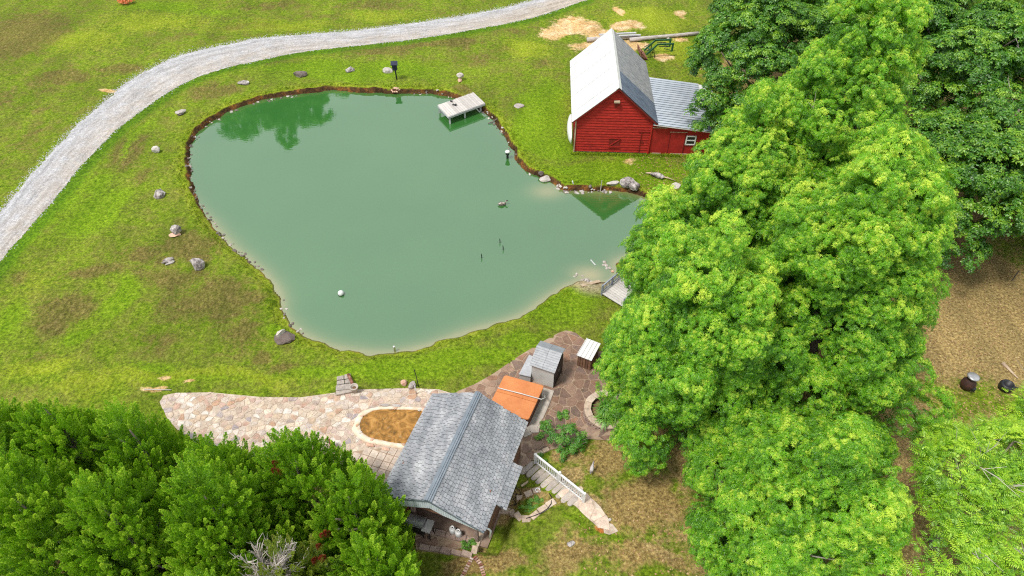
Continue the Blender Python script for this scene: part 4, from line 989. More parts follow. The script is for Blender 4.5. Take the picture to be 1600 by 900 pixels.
o = MB().bar((0, 0, 0), P(912, 404, ZW + .02) - P(905, 396, ZW + .02), .08, .03).build('board', M['greywood2']); o.location = P(923, 406, ZW); tag(o, 'thin pale stick floating at the sandy inlet', 'stick')

# buoy, duck, stakes, pipe
p = P(533, 460, ZW)
by_ = thing('float', 'round white float bobbing in the near left part of the pond', 'float', p)
MB().lathe((0, 0, 0), [(.10, -.06), (.17, .0), (.19, .1), (.17, .2), (.10, .27), (.02, .3)], 16).build('ball', M['white'], by_, True)
MB().lathe((0, 0, 0), [(.13, -.08), (.19, -.04), (.2, .0), (.19, .05)], 16).build('collar', M['black'], by_, True)
p = P(785, 320, ZW); dk = thing('duck', 'brown and white duck with dark head swimming on the pond', 'duck', p, R(15))
def body_mesh():
    mb = MB(); xs = [(-.34, .02, .12), (-.28, .06, .12), (-.15, .13, .09), (0, .16, .07), (.14, .13, .08), (.22, .08, .12), (.25, .055, .2), (.27, .05, .27), (.32, .052, .30), (.37, .035, .285), (.40, .018, .27), (.45, .012, .262)]
    return mb.tube([(x, 0, z) for x, r, z in xs], [r for x, r, z in xs], 10)
body_mesh().build('body', simple('duck_feathers', [(.10, .07, .05), (.32, .27, .23), (.6, .57, .53)], 9, .8), dk, True)
MB().lathe((.33, 0, .25), [(.02, 0), (.055, .03), (.06, .06), (.04, .10), (.01, .115)], 10).build('head', M['black'], dk, True)
MB().bar((.37, 0, .285), (.45, 0, .275), .03, .018).build('bill', M['tubside'], dk)
for s in (-1, 1): MB().tube([(.1, s * .12, .13), (-.1, s * .14, .15), (-.3, s * .04, .15)], [.03, .05, .012], 6).build('wing', M['rock_dark'], dk, True)
for k, (px, py, h_, lb) in enumerate(((781, 379, .34, 'dark stake in the pond, farthest of the three'), (786, 390, .36, 'dark stake in the pond, right hand one nearest the trees'), (752.5, 403, .36, 'dark stake in the pond, nearest and leftmost of the three'))):
    p = P(px, py, ZW); o = MB().tube([(0, 0, -.5), (.01, 0, h_ * .5), (-.01, 0, h_)], [.04, .035, .025], 6).build('stake', M['black'], None, True); o.location = p; tag(o, lb, 'stake')
p = P(793, 247, ZW); pp = thing('overflow_pipe', 'short black standpipe with a white cap at the right shore of the pond', 'pipe', p)
MB().lathe((0, 0, 0), [(.09, -.5), (.09, .32), (.15, .36), (.15, .56)], 12).build('pipe', M['black'], pp, True); MB().lathe((0, 0, 0), [(.19, .55), (.20, .60), (.12, .68), (.02, .7)], 12).build('cap', M['white'], pp, True)
p = G(896, 296); o = MB().bar((0, 0, -.2), (-.28, .05, .5), .13, .06).build('post', M['white']); o.location = (p.x + .15, p.y - .1, ZW + .1); tag(o, 'short pale leaning post at the left end of the barn shore', 'post')
p = P(938, 299, ZW); o = MB().tube([(0, 0, -.2), (.05, .1, .9)], [.04, .03], 6).build('stick', M['twig']); o.location = p; tag(o, 'thin upright pale stick in the water below the barn', 'stick')
p = G(617, 549); o = MB().lathe((0, 0, 0), [(.06, -.1), (.06, .3), (.07, .32), (.0, .34)], 10).build('pipe', M['white'], None, True); o.location = (p.x, p.y, ZW + .1); tag(o, 'short white pipe at the near shoreline of the pond', 'pipe')
p1 = P(770, 191, ZW + .05); o = MB().tube([(-.4, -.15, 0), (0, 0, .05), (.35, .2, .2)], [.03, .05, .06], 6).build('stick', M['rock_dark']); o.location = p1; tag(o, 'dark stick poking from the bank right of the dock', 'stick')
# nest box
g = G(620, 124); nb_ = thing('nest_box', 'dark navy nest box on a black post above the far bank', 'nest box', g, R(5))
MB().tube([(0, 0, -.2), (-.02, 0, .5), (-.05, 0, .95)], [.07, .06, .07], 8).build('post', M['black'], nb_, True)
MB().box((-.06, 0, 1.22), (.42, .36, .58)).build('box', M['navy'], nb_, False, .02)
MB().slab([(-.36, -.28, 1.50), (.24, -.28, 1.50), (.24, .28, 1.62), (-.36, .28, 1.62)], .04).build('roof', M['navy'], nb_)
MB().lathe((-.06, -.19, 1.2), [(.07, -.005), (.07, .005)], 10).build('entrance_hole', M['black'], nb_)

# red thing beyond the road
g = G(197, 6); templates('shrub', 'lf_orange', 2)
fl = thing('flowering_bush', 'small orange red flowering bush on the lawn beyond the drive', 'bush', g)
pts_ = [(random.Random(k).uniform(-.7, .7), random.Random(k + 50).uniform(-.3, .3), .15 + random.Random(k + 9).uniform(0, .25)) for k in range(16)]
scatter('flowers', ('shrub', 'lf_orange'), pts_, [(0, 0, 1)] * 16, [.9] * 16, [.6] * 16, fl)
MB().tube([(0, 0, -.05), (0, 0, .3)], [.05, .02], 5).build('stem', M['bark'], fl)
templates('shrub', 'lf_shrub', 3)

# ------------------------------------------------------------------ patios of flagstones
def clip_half(poly, m, n):
    out = []
    for i in range(len(poly)):
        a, b = poly[i], poly[(i + 1) % len(poly)]; da = (a[0] - m[0]) * n[0] + (a[1] - m[1]) * n[1]; db = (b[0] - m[0]) * n[0] + (b[1] - m[1]) * n[1]
        if da <= 0: out.append(a)
        if da * db < 0: t = da / (da - db); out.append((a[0] + (b[0] - a[0]) * t, a[1] + (b[1] - a[1]) * t))
    return out
def pin(x, y, poly): return bool(inside_poly(np.array([x]), np.array([y]), poly)[0])
def earcut_fill(mb, poly, z):
    import mathutils.geometry as mg
    tris = mg.tessellate_polygon([[Vector((x, y, 0)) for x, y in poly]])
    mb.add([(x, y, z) for x, y in poly], [tuple(t) for t in tris])
def flag_area(name, label, px_poly, spacing, mats, mortar, n_max=300, hole=None, seed=1, h=.035, gap=.025, avoid=(), aniso=1.0, z0=.012, jitter=.34, drop=0.0):
    poly = np.array([(p.x, p.y) for p in [P(*q) for q in px_poly]]); hol = None
    if hole is not None: hol = np.array(hole)
    av = [np.array(a) for a in avoid]
    mb = MB(); lo_, hi_ = poly.min(0), poly.max(0)
    # mortar sheet follows the ground
    earcut = []
    s = .25; xs = np.arange(lo_[0] - .2, hi_[0] + .2, s); ys = np.arange(lo_[1] - .2, hi_[1] + .2, s); xx, yy = np.meshgrid(xs, ys); shp = xx.shape; xx = xx.ravel(); yy = yy.ravel()
    sd = sdf(xx, yy, poly)
    if hol is not None: sd = np.maximum(sd, -sdf(xx, yy, hol))
    # pull vertices just outside onto the edge
    cx, cy = xx.copy(), yy.copy(); e = .02
    use = poly if hol is None else None
    def f(x, y):
        v = sdf(x, y, poly)
        if hol is not None: v = np.maximum(v, -sdf(x, y, hol))
        return v
    near = (np.abs(sd) < s * .75)
    for _ in range(2):
        v = f(cx, cy); g1 = (f(cx + e, cy) - v) / e; g2 = (f(cx, cy + e) - v) / e; m_ = near & (v > -s * .5)
        L = np.maximum(g1 * g1 + g2 * g2, .2); cx = np.where(m_, cx - v * g1 / L, cx); cy = np.where(m_, cy - v * g2 / L, cy)
    fi = f(cx, cy); ii = np.arange(xx.size).reshape(shp); ff = np.stack([ii[:-1, :-1], ii[:-1, 1:], ii[1:, 1:], ii[1:, :-1]], -1).reshape(-1, 4)
    ff = ff[(fi[ff] < .03).all(1)]; us = np.unique(ff); rm = -np.ones(xx.size, int); rm[us] = np.arange(len(us))
    vx, vy = cx[us], cy[us]; me = np_mesh(name, np.stack([vx, vy, height(vx, vy) + z0 + .02], 1), rm[ff], M[mortar])
    base = link(bpy.data.objects.new(name, me)); tag(base, label, kind='structure')
    rng = random.Random(seed); sites = []
    y = lo_[1] - 1; row = 0
    while y < hi_[1] + 1:
        x = lo_[0] - 1 + (row % 2) * spacing * .5
        while x < hi_[0] + 1:
            sites.append((x + rng.uniform(-jitter, jitter) * spacing, y + rng.uniform(-jitter, jitter) * spacing * aniso)); x += spacing * (1.3 if rng.random() < .25 else 1)
        y += spacing * .86 * aniso; row += 1
    sites = [q for q in sites if rng.random() > drop]
    S = np.array(sites); cnt = 0; cells = []
    for i, q in enumerate(sites):
        if not pin(q[0], q[1], poly) or (hol is not None and pin(q[0], q[1], hol)) or any(pin(q[0], q[1], a) for a in av): continue
        d = np.hypot(S[:, 0] - q[0], S[:, 1] - q[1]); near_i = np.argsort(d)[1:22]; r = spacing * 1.2
        c = [(q[0] - r, q[1] - r), (q[0] + r, q[1] - r), (q[0] + r, q[1] + r), (q[0] - r, q[1] + r)]
        for j in near_i:
            n = (S[j, 0] - q[0], S[j, 1] - q[1]); L = math.hypot(*n); n = (n[0] / L, n[1] / L); m = ((S[j, 0] + q[0]) / 2 - n[0] * gap * rng.uniform(.5, 1.5) / 2, (S[j, 1] + q[1]) / 2 - n[1] * gap * rng.uniform(.5, 1.5) / 2)
            c = clip_half(c, m, n)
            if len(c) < 3: break
        if len(c) < 3: continue
        c2 = []
        for v in c:                                      # keep the stone inside the paved area
            def bad(x, y): return (not pin(x, y, poly)) or (hol is not None and pin(x, y, hol)) or any(pin(x, y, a) for a in av)
            if bad(*v):
                lo__, hi__ = 0.0, 1.0
                for _ in range(6):
                    md = (lo__ + hi__) / 2
                    if bad(q[0] + (v[0] - q[0]) * md, q[1] + (v[1] - q[1]) * md): hi__ = md
                    else: lo__ = md
                v = (q[0] + (v[0] - q[0]) * lo__, q[1] + (v[1] - q[1]) * lo__)
            c2.append(v)
        ar = abs(sum(c2[k][0] * c2[(k + 1) % len(c2)][1] - c2[(k + 1) % len(c2)][0] * c2[k][1] for k in range(len(c2)))) / 2
        if ar > .012: cells.append((q, c2, ar))
    cells.sort(key=lambda t: -t[2])
    extra = MB()
    for ci_, (q, c, ar) in enumerate(cells):
        z = H(q[0], q[1]) + z0; zt = z + h + rng.uniform(-.006, .010); tl = (rng.uniform(-.02, .02), rng.uniform(-.02, .02))
        # cut corners irregularly
        cc = []
        for i in range(len(c)):
            a, b = c[i], c[(i + 1) % len(c)]; L = math.hypot(b[0] - a[0], b[1] - a[1])
            if L < .05: cc.append(a); continue
            t = rng.uniform(.04, .16); cc.append((a[0] + (b[0] - a[0]) * t, a[1] + (b[1] - a[1]) * t)); t = rng.uniform(.84, .96); cc.append((a[0] + (b[0] - a[0]) * t, a[1] + (b[1] - a[1]) * t))
        n = len(cc); top = [(x * .93 + q[0] * .07, y * .93 + q[1] * .07, zt + (x - q[0]) * tl[0] + (y - q[1]) * tl[1]) for x, y in cc]; mid_ = [(x, y, zt - .014) for x, y in cc]; bot = [(x, y, z - .02) for x, y in cc]
        me = bpy.data.meshes.new('flagstone'); vs_ = top + mid_ + bot
        fs_ = [tuple(range(n))] + [(i + n, (i + 1) % n + n, (i + 1) % n, i) for i in range(n)] + [(i + 2 * n, (i + 1) % n + 2 * n, (i + 1) % n + n, i + n) for i in range(n)]
        area = sum(cc[k][0] * cc[(k + 1) % n][1] - cc[(k + 1) % n][0] * cc[k][1] for k in range(n))
        if area < 0: fs_ = [f_[::-1] for f_ in fs_]
        if ci_ >= n_max:
            bpy.data.meshes.remove(me); extra.add(vs_, fs_); continue
        me.from_pydata(vs_, [], fs_); me.materials.append(M[rng.choice(mats)]); me.update(); link(bpy.data.objects.new('flagstone', me), base)
    if extra.v:
        o = link(bpy.data.objects.new('small_flagstones', extra.mesh('small_flagstones', M[mats[0]])), base); o['kind'] = 'stuff'
    return base
BAS = [P(x, y) for x, y in [(558,668),(562,653),(576,643),(600,639),(630,640),(660,641),(675,648),(672,668),(660,688),(642,697),(622,697),(600,692),(578,688),(565,680)]]
BAS = smooth_poly([Vector((p.x, p.y, 0)) for p in BAS], 1); basin_xy = [(p.x, p.y) for p in BAS]
house_xy = [tuple(HP(a, r, 0)[:2]) for a, r in ((.0, -2.3), (5.4, -2.3), (5.4, 2.3), (.0, 2.3))]
tubz = .0
flag_area('patio', 'pale crazy paved stone patio stretching along the near side of the lawn',
  [(249,629),(256,618),(275,614),(330,613),(405,620),(470,621),(522,614),(560,609),(640,607),(686,609),(720,620),(680,700),(655,712),(640,712),(600,703),(556,705),(548,735),(500,735),(420,722),(340,706),(290,686),(262,655)],
  .36, ['flag_light'], 'mortar_light', 300, hole=basin_xy, seed=4, avoid=[house_xy], aniso=.85, jitter=.45, drop=.06, gap=.035)
flag_area('patio', 'brown crazy paved stone patio between the sheds and the big green trees',
  [(715,612),(740,602),(770,585),(812,556),(850,533),(872,521),(886,516),(900,521),(918,535),(945,552),(975,566),(1010,585),(1012,640),(955,700),(918,690),(880,700),(842,708),(832,722),(806,744),(792,800),(770,805),(755,830),(725,860),(650,860),(640,700)],
  .50, ['flag_brown'], 'mortar_brown', 300, seed=9, avoid=[house_xy], jitter=.48, drop=.12, gap=.035)
flag_area('patio', 'pinkish stone paving glimpsed between the green tree crowns', [(1030,484),(1060,476),(1092,484),(1110,520),(1105,590),(1085,640),(1045,655),(1030,600),(1040,540)],
  .55, ['flag_light', 'flag_tan'], 'mortar_light', 120, seed=12, gap=.04)
# square pavers between basin and house
pv = bpy.data.objects.new('paver_walk', None)
pvx = P(590, 725); a0 = math.atan2(HE.y, HE.x); nrow = 0
mbb = MB(); mbb.prism([Vector((p.x, p.y, .040)) for p in [P(552, 706), P(604, 700), P(650, 714), P(632, 800), P(590, 800), P(540, 760)]], z0=-.1)
pw = mbb.build('paver_walk', M['mortar_brown']); tag(pw, 'walk of square tan pavers between the amber basin and the house', kind='structure')
ppoly = np.array([(p.x, p.y) for p in [P(553, 707), P(603, 702), P(648, 716), P(630, 795), P(592, 795), P(542, 758)]])
for i in range(-8, 9):
    for j in range(-9, 10):
        q = Vector((pvx.x, pvx.y, 0)) + HE * (i * .42) + HR * (j * .40); 
        if not pin(q.x, q.y, ppoly): continue
        rj = random.Random(i * 31 + j); MB().box((q.x, q.y, .045 + rj.uniform(-.004, .006)), (.385, .365, .05), a0 + rj.uniform(-.02, .02)).build('paver', M['paver'], pw)

# ------------------------------------------------------------------ amber basin with its stone rim
bc = sum((Vector((p.x, p.y, 0)) for p in BAS), Vector()) / len(BAS)
bs = thing('basin', 'kidney shaped stone basin holding shallow amber water beside the house', 'basin', (bc.x, bc.y, 0))
pr = [Vector((p.x - bc.x, p.y - bc.y, 0)) for p in BAS]; n = len(pr)
mb = MB(); mb.add([(p.x * .97, p.y * .97, .07) for p in pr] , [tuple(range(n))]); mb.build('basin_water', M['basin'], bs)
mb = MB(); rj = random.Random(4); w1 = [1.10 + rj.uniform(-.015, .03) + (.06 if p.y < 0 else 0) for p in pr]; w0 = [.95 + rj.uniform(-.03, .01) for p in pr]
vs_ = [(p.x * w0[i], p.y * w0[i], .05) for i, p in enumerate(pr)] + [(p.x * (w0[i] + .01), p.y * (w0[i] + .01), .12) for i, p in enumerate(pr)] + [(p.x * w1[i], p.y * w1[i], .11) for i, p in enumerate(pr)] + [(p.x * w1[i] * 1.01, p.y * w1[i] * 1.01, 0) for i, p in enumerate(pr)]
mb.add(vs_, [(k * n + i, k * n + (i + 1) % n, (k + 1) * n + (i + 1) % n, (k + 1) * n + i) for k in range(3) for i in range(n)]); mb.build('rim', M['rim'], bs, True)
for k in range(20):
    i = rj.randrange(n); p = pr[i].lerp(pr[(i + 1) % n], rj.random()); s = rj.uniform(.96, 1.02); rock_obj('rim_stone', k % 6, rj.choice(['rock_pink', 'flag_tan', 'rock_pale']), (p.x * s, p.y * s, .12), (.14, .09, .07), rj.uniform(0, 6), bs, True)
for x, y, l in ((604, 695, 1.0), (580, 689, .8)):
    p = P(x, y); rock_obj('rim_stone', 3, 'rock_pink', (p.x - bc.x, p.y - bc.y - .28, .09), (.24, .12, .10), -.3, bs)
for x, y in ((601, 636), (619, 637)):
    p = P(x, y); rock_obj('rim_stone', 1, 'rock_pale', (p.x - bc.x, p.y - bc.y + .05, .12), (.30, .13, .12), 0, bs)
for k in range(14):
    a = rj.uniform(0, 6.28); r = rj.uniform(0, .7); p = pr[int(a / 6.283 * n) % n] * r; rock_obj('submerged_stone', k % 6, 'amber_stone', (p.x, p.y, .05), (rj.uniform(.2, .42), .17, .045), rj.uniform(0, 3), bs, True)

# ------------------------------------------------------------------ house
RZ, EZ, RL, EW = 4.0, 2.8, 5.5, 2.42
hs = thing('pool_house', 'small pool house with grey shingled gable roof and open brown porch', 'house', (0, 0, 0))
def roof_z(r): return RZ - (RZ - EZ) * abs(r) / EW
# floor and walls
MB().prism([HP(.12, -2.3, .06), HP(5.3, -2.3, .06), HP(5.3, 2.3, .06), HP(.3, 2.3, .06)], z0=-.3).build('floor', M['floor'], hs)
def wall(a0_, r0_, a1_, r1_, z0, z1a, z1b, t=.12):
    p, q = HP(a0_, r0_, z0), HP(a1_, r1_, z0); d = (q - p).normalized(); nn = Vector((-d.y, d.x, 0)) * t / 2
    v = [p - nn, q - nn, q + nn, p + nn]; tp = [Vector((p.x, p.y, z1a)) - nn, Vector((q.x, q.y, z1b)) - nn, Vector((q.x, q.y, z1b)) + nn, Vector((p.x, p.y, z1a)) + nn]
    return MB().add(v + tp, [(3, 2, 1, 0), (4, 5, 6, 7), (0, 1, 5, 4), (1, 2, 6, 5), (2, 3, 7, 6), (3, 0, 4, 7)])
wall(1.5, -2.15, 5.2, -2.15, .05, 2.75, 2.75).build('wall', M['brickwall'], hs)
wall(5.2, -2.1, 5.2, 2.1, .05, 2.75, 2.75).build('wall', M['brickwall'], hs)
wall(5.2, 2.15, .9, 2.15, .05, 2.75, 2.75).build('wall', M['brickwall'], hs)
wall(1.5, -2.1, 1.5, 2.1, .05, 3.0, 3.0).build('wall', M['brickwall'], hs)
wall(.1, -2.15, 1.5, -2.15, .05, 2.6, 2.6).build('wall', M['brickwall'], hs)
wall(.15, -2.1, .15, -1.35, .05, 2.2, 2.2).build('door', M['tubside'], hs)
for r in (-1.3, 1.75): q = HP(.45, r, 0); MB().box((q.x, q.y, 1.35), (.16, .16, 2.6), a0).build('porch_post', M['edgebrown'], hs)
q1, q2 = HP(.05, -2.3, 2.6), HP(.05, 2.3, 2.6); MB().bar(q1, q2, .12, .2).build('porch_beam', M['brickwall'], hs)
# roof deck, then every shingle as real geometry
for s in (-1, 1):
    MB().slab([HP(-.22, 0, RZ - .03), HP(RL, 0, RZ - .03), HP(RL, s * EW, EZ - .03), HP(-.22, s * EW, EZ - .03)], .09).build('roof_deck', M['underlay'], hs)
MB().slab([HP(1.12, EW - .05, EZ - .06), HP(3.3, EW - .05, EZ - .06), HP(3.3, 2.88, EZ - .26), HP(1.12, 2.88, EZ - .26)], .07).build('roof_deck', M['underlay'], hs)
def shingle_field(name, s, a0_, a1_, r0_, r1_, zf, seed):
    rng = np.random.default_rng(seed); slope_len = r1_ - r0_; nc = int(round(slope_len / .13)); V = []; F = []; T = []; w = .195
    for k in range(nc):
        ra = r0_ + slope_len * k / nc; rb = ra + slope_len / nc * 1.18; u = a0_ - rng.uniform(0, w)
        while u < a1_:
            ww = w * rng.uniform(.9, 1.1); ua, ub = max(u, a0_), min(u + ww - .022, a1_); u += ww
            if ub - ua < .05: continue
            lift = .027 + rng.uniform(-.006, .008); e = rng.uniform(-.012, .012); rbb = min(rb + e, r1_ + .02); t = rng.uniform(0, 1); b = len(V)
            for z_ in (0, -.02):
                for (uu, rr2, l) in ((ua, ra, .004), (ub, ra, .004), (ub, rbb, lift), (ua, rbb, lift)):
                    p = HP(uu, s * rr2, zf(rr2) + l + z_); V.append(tuple(p)); T.append(t)
            F += [(b, b + 1, b + 2, b + 3), (b + 3, b + 2, b + 6, b + 7), (b + 1, b + 5, b + 6, b + 2), (b, b + 3, b + 7, b + 4)]
    F = np.array(F); 
    if s < 0: F = F[:, ::-1]
    me = np_mesh(name, np.array(V), F, M['shingle'], False); set_attr(me, 'tone', T); o = link(bpy.data.objects.new(name, me), hs); o['kind'] = 'stuff'; return o
shingle_field('shingles', -1, -.25, RL + .02, .05, EW + .04, roof_z, 1); shingle_field('shingles', 1, -.25, RL + .02, .05, EW + .04, roof_z, 2)
shingle_field('shingles', 1, 1.1, 3.32, EW - .06, 2.92, lambda r: EZ - .03 - (r - EW) * .5, 3)
for k, off in enumerate((-.13, -.045, .045, .13)):
    MB().bar(HP(-.27, off, RZ + .035 - abs(off) * .45), HP(RL + .04, off, RZ + .035 - abs(off) * .45), .075, .03).build('ridge_cap', M['cap'], hs)
# gable siding: narrow vertical boards under the rake
nbd = 46
for k in range(nbd):
    r0_ = -2.4 + 4.8 * k / nbd; r1_ = r0_ + 4.8 / nbd - .012; t = (k + .5) / nbd
    drop = .66 * min(1, (1 - t) * 2.2 + .15)
    z0a, z0b = roof_z(r0_) - .12, roof_z(r1_) - .12
    p = [HP(-.2, r0_, z0a), HP(-.2, r1_, z0b), HP(-.2, r1_, z0b - drop), HP(-.2, r0_, z0a - drop)]
    MB().add(p + [v + HE * .03 for v in p], [(3, 2, 1, 0), (4, 5, 6, 7), (0, 1, 5, 4), (1, 2, 6, 5), (2, 3, 7, 6), (3, 0, 4, 7)]).build('siding_board', M['fascia'], hs)
for s in (-1, 1): MB().bar(HP(-.24, 0, RZ - .08), HP(-.24, s * EW, EZ - .08), .05, .10).build('rake_trim', M['cap'], hs)
ds = thing('downspout', 'white downspout elbow at the near right corner of the pool house', 'downspout', HP(-.2, 2.3, 0))
o_ = ds.location; MB().tube([P(742, 819, 2.55) - o_, P(764, 827, 2.4) - o_, P(766.5, 829.5, 2.3) - o_, P(765, 840, 1.7) - o_], .045, 8).build('pipe', M['white'], ds, True)
# things on the porch
for k, (px, py) in enumerate(((707.5, 832), (716.5, 837))):
    c = P(px, py, .06); tk = thing('gas_bottle', ['white gas bottle on the porch floor, left one of the pair', 'white gas bottle on the porch floor, right one of the pair'][k], 'gas bottle', c)
    MB().lathe((0, 0, 0), [(.12, 0), (.15, .04), (.155, .34), (.13, .42), (.06, .46)], 16).build('tank', M['white'], tk, True)
    MB().lathe((0, 0, .43), [(.085, 0), (.085, .09), (.075, .09), (.075, 0)], 14).build('collar', M['white'], tk, True); MB().lathe((0, 0, .44), [(.03, 0), (.03, .07)], 8).build('valve', M['black'], tk)
c = P(650, 826, .06); gr = thing('grill', 'stainless steel grill with closed lid at the porch edge beside the cedars', 'grill', c, a0 - R(90) + R(4))
MB().box((0, 0, .42), (1.0, .5, .76)).build('cabinet', M['black'], gr, False, .02)
lid = MB(); n_ = 9; lv = []
for x in (-.5, .5): lv += [(x, .28 * math.cos(a), .82 + .24 * math.sin(a)) for a in [math.pi * k / (n_ - 1) for k in range(n_)]]
lid.add(lv, [(k, k + 1, k + 1 + n_, k + n_) for k in range(n_ - 1)] + [tuple(range(n_))[::-1], tuple(range(n_, 2 * n_)), (0, n_, 2 * n_ - 1, n_ - 1)]); lid.build('lid', M['steel'], gr)
MB().tube([(-.4, -.32, .92), (.4, -.32, .92)], .015, 6).build('handle', M['steel'], gr)
MB().box((.72, 0, .8), (.34, .42, .04)).build('side_shelf', M['offwhite'], gr)
c = P(670, 836, .06); rf_ = thing('side_table', 'small white topped table with dark legs beside the steel grill', 'table', c, a0 - R(90))
MB().box((0, 0, .76), (.40, .48, .04)).build('table_top', M['offwhite'], rf_)
for x in (-.16, .16):
    for y in (-.2, .2): MB().box((x, y, .37), (.04, .04, .74)).build('leg', M['black'], rf_)
for k in range(22):
    rj = random.Random(300 + k); t = rj.random(); p = P(676 + 62 * t + rj.uniform(-4, 4), 832 + 11 * t + rj.uniform(-4, 4), .07); q = p + Vector((rj.uniform(-.12, .12), rj.uniform(-.12, .12), rj.uniform(0, .06))); c = (p + q) / 2
    o = MB().bar(p - c, q - c, .03).build('stick', M['black']); o.location = c; tag(o, 'small dark stick strewn on the porch floor', 'stick', 'dark sticks on the porch floor')

# ------------------------------------------------------------------ stone edgings
def stone_row(name, label, cat, pxs, w, l, h, mat, z0=0.0, closed=False, seed=1, part='stone'):
    pts = [G(*p) for p in pxs]; c0 = pts[0].copy(); A_ = resample(pts, 300); L = np.sum(np.hypot(*np.diff(A_, axis=0).T)); n = max(2, int(L / l)); rj = random.Random(seed)
    t = thing(name, label, cat, (c0.x, c0.y, c0.z))
    for k in range(n):
        i0, i1 = int(299 * k / n), int(299 * (k + 1) / n); a, b = A_[i0], A_[i1]; m_ = (a + b) / 2; ang = math.atan2(b[1] - a[1], b[0] - a[0]); z = H(m_[0], m_[1]) + z0; LL = np.hypot(*(b - a)) - .02
        ww = w * rj.uniform(.88, 1.1); hh = h * rj.uniform(.92, 1.08); jit = lambda: rj.uniform(-.018, .018)
        vs_ = [];
        for zz, sc in ((-.25, 1), (hh - .03, 1), (hh, .86)):
            for sx, sy in ((-1, -1), (1, -1), (1, 1), (-1, 1)): vs_.append(Vector((sx * LL / 2 * sc + jit(), sy * ww / 2 * sc + jit(), zz)))
        Mz = Matrix.Rotation(ang, 3, 'Z'); vs_ = [Mz @ v + Vector((m_[0] - c0.x, m_[1] - c0.y, z - c0.z)) for v in vs_]
        fs_ = [(8, 9, 10, 11)] + [(q * 4 + i, q * 4 + (i + 1) % 4, q * 4 + 4 + (i + 1) % 4, q * 4 + 4 + i) for q in (0, 1) for i in range(4)]
        MB().add(vs_, fs_).build(part, M[mat], t)
    return t
stone_row('stone_edging', 'curved tan stone edging winding from the house corner to the steps', 'edging', [(761,816),(764,806),(770,801),(780,799),(793,798),(801,800),(808,808),(818,814),(828,812),(838,803),(850,795),(862,787),(868,783)], .30, .44, .10, 'edging', seed=2)
stone_row('stone_edging', 'short tan stone edging above the green planting bed', 'edging', [(806,781),(818,776),(830,770),(845,765)], .26, .40, .10, 'edging', seed=3)
stone_row('stone_wall', 'brown low stone wall along the porch front', 'wall', [(664,829),(690,835),(720,842),(746,846)], .30, .42, .14, 'edgebrown', seed=4)
stone_row('stone_wall', 'brown low stone wall at the near side of the narrow bed', 'wall', [(655,855),(690,861),(720,866),(738,869)], .26, .46, .16, 'edgebrown', seed=5)
stone_row('stone_wall', 'pale stone kerb running towards the viewer from the house corner', 'wall', [(757,822),(751,838),(746,852),(740,866)], .24, .38, .18, 'edging', seed=6)
stone_row('stone_edging', 'short curved tan edging at the upper end of the white railing', 'edging', [(838,713),(846,707),(858,702)], .24, .36, .12, 'edging', seed=7)
def brick_row(pxs, label, seed):
    pts = [G(*p) for p in pxs]; A_ = resample(pts, 200); L = np.sum(np.hypot(*np.diff(A_, axis=0).T)); n = int(L / .12); c0 = pts[0]; t = thing('brick_edging', label, 'edging', c0); rj = random.Random(seed)
    for k in range(n):
        i = int(199 * (k + .5) / n); a, b = A_[max(i - 2, 0)], A_[min(i + 2, 199)]; ang = math.atan2(b[1] - a[1], b[0] - a[0]); q = A_[i]
        MB().box((q[0] - c0.x, q[1] - c0.y, H(*q) - c0.z + .02), (.07, .17, .10), ang + rj.uniform(-.1, .1)).build('brick', M['brickrow'], t)
M['brickrow'] = stone_mat('old_brick', [(.26, .09, .06), (.50, .36, .30), (.20, .07, .05), (.60, .50, .45)], 8)
brick_row([(738, 872), (731, 885), (722, 902), (716, 915)], 'left arm of the small brick edging below the house', 1); brick_row([(741, 870), (751, 882), (756, 900), (758, 915)], 'right arm of the small brick edging below the house', 2)

# ------------------------------------------------------------------ steps, slab path, white railing
st = thing('stone_steps', 'flight of rounded grey stone steps beside the white railing', 'steps', G(820, 728))
so = st.location
sa = G(822, 727); sb = G(903, 783); dirs = (sb - sa); n = 10
dh = Vector((dirs.x, dirs.y, 0)).normalized(); ph = Vector((-dh.y, dh.x, 0))
if ph.x < 0: ph = -ph
for k in range(n):
    t = (k + .5) / n; q = sa + dirs * t; rj = random.Random(70 + k); w = .44 + .08 * rj.random(); q = q + ph * rj.uniform(-.06, .06)
    mb = MB(); m_ = 12; top = []; 
    for i in range(m_):
        a = 2 * math.pi * i / m_; ca, sa_ = math.cos(a), math.sin(a); rx = w * (abs(ca) ** .6) * (1 if ca > 0 else -1); ry = .160 * (abs(sa_) ** .6) * (1 if sa_ > 0 else -1)
        top.append((rx * (1 + rj.uniform(-.05, .05)), ry * (1 + rj.uniform(-.12, .08))))
    z = H(q.x, q.y) + .05 + .02 * k / n
    vs_ = [];
    for sc, zz in ((.88, z), (1, z - .035), (1, z - .4)):
        vs_ += [Vector((q.x, q.y, zz)) + ph * (a * sc) + dh * (b * sc) - so for a, b in top]
    mb.add(vs_, [tuple(range(m_))] + [(j * m_ + i, j * m_ + (i + 1) % m_, (j + 1) * m_ + (i + 1) % m_, (j + 1) * m_ + i) for j in (0, 1) for i in range(m_)])
    mb.build('step', M['stepgrey'], st)
flag_area('slab_path', 'pale pinkish slab path leading down from the foot of the railing', [(866,786),(884,776),(906,776),(920,795),(934,808),(945,824),(958,842),(962,847),(950,853),(938,849),(926,836),(912,824),(898,809),(882,797)], .62, ['steppink'], 'mortar_light', 40, seed=21, h=.04, gap=.02)
ra, rb = G(836, 724), G(911, 785); rl = thing('railing', 'white wooden slatted railing along the stone steps', 'railing', ra)
rz0 = 0.0
def rp(t, z): v = (rb - ra) * t; return Vector((v.x, v.y, v.z + z))
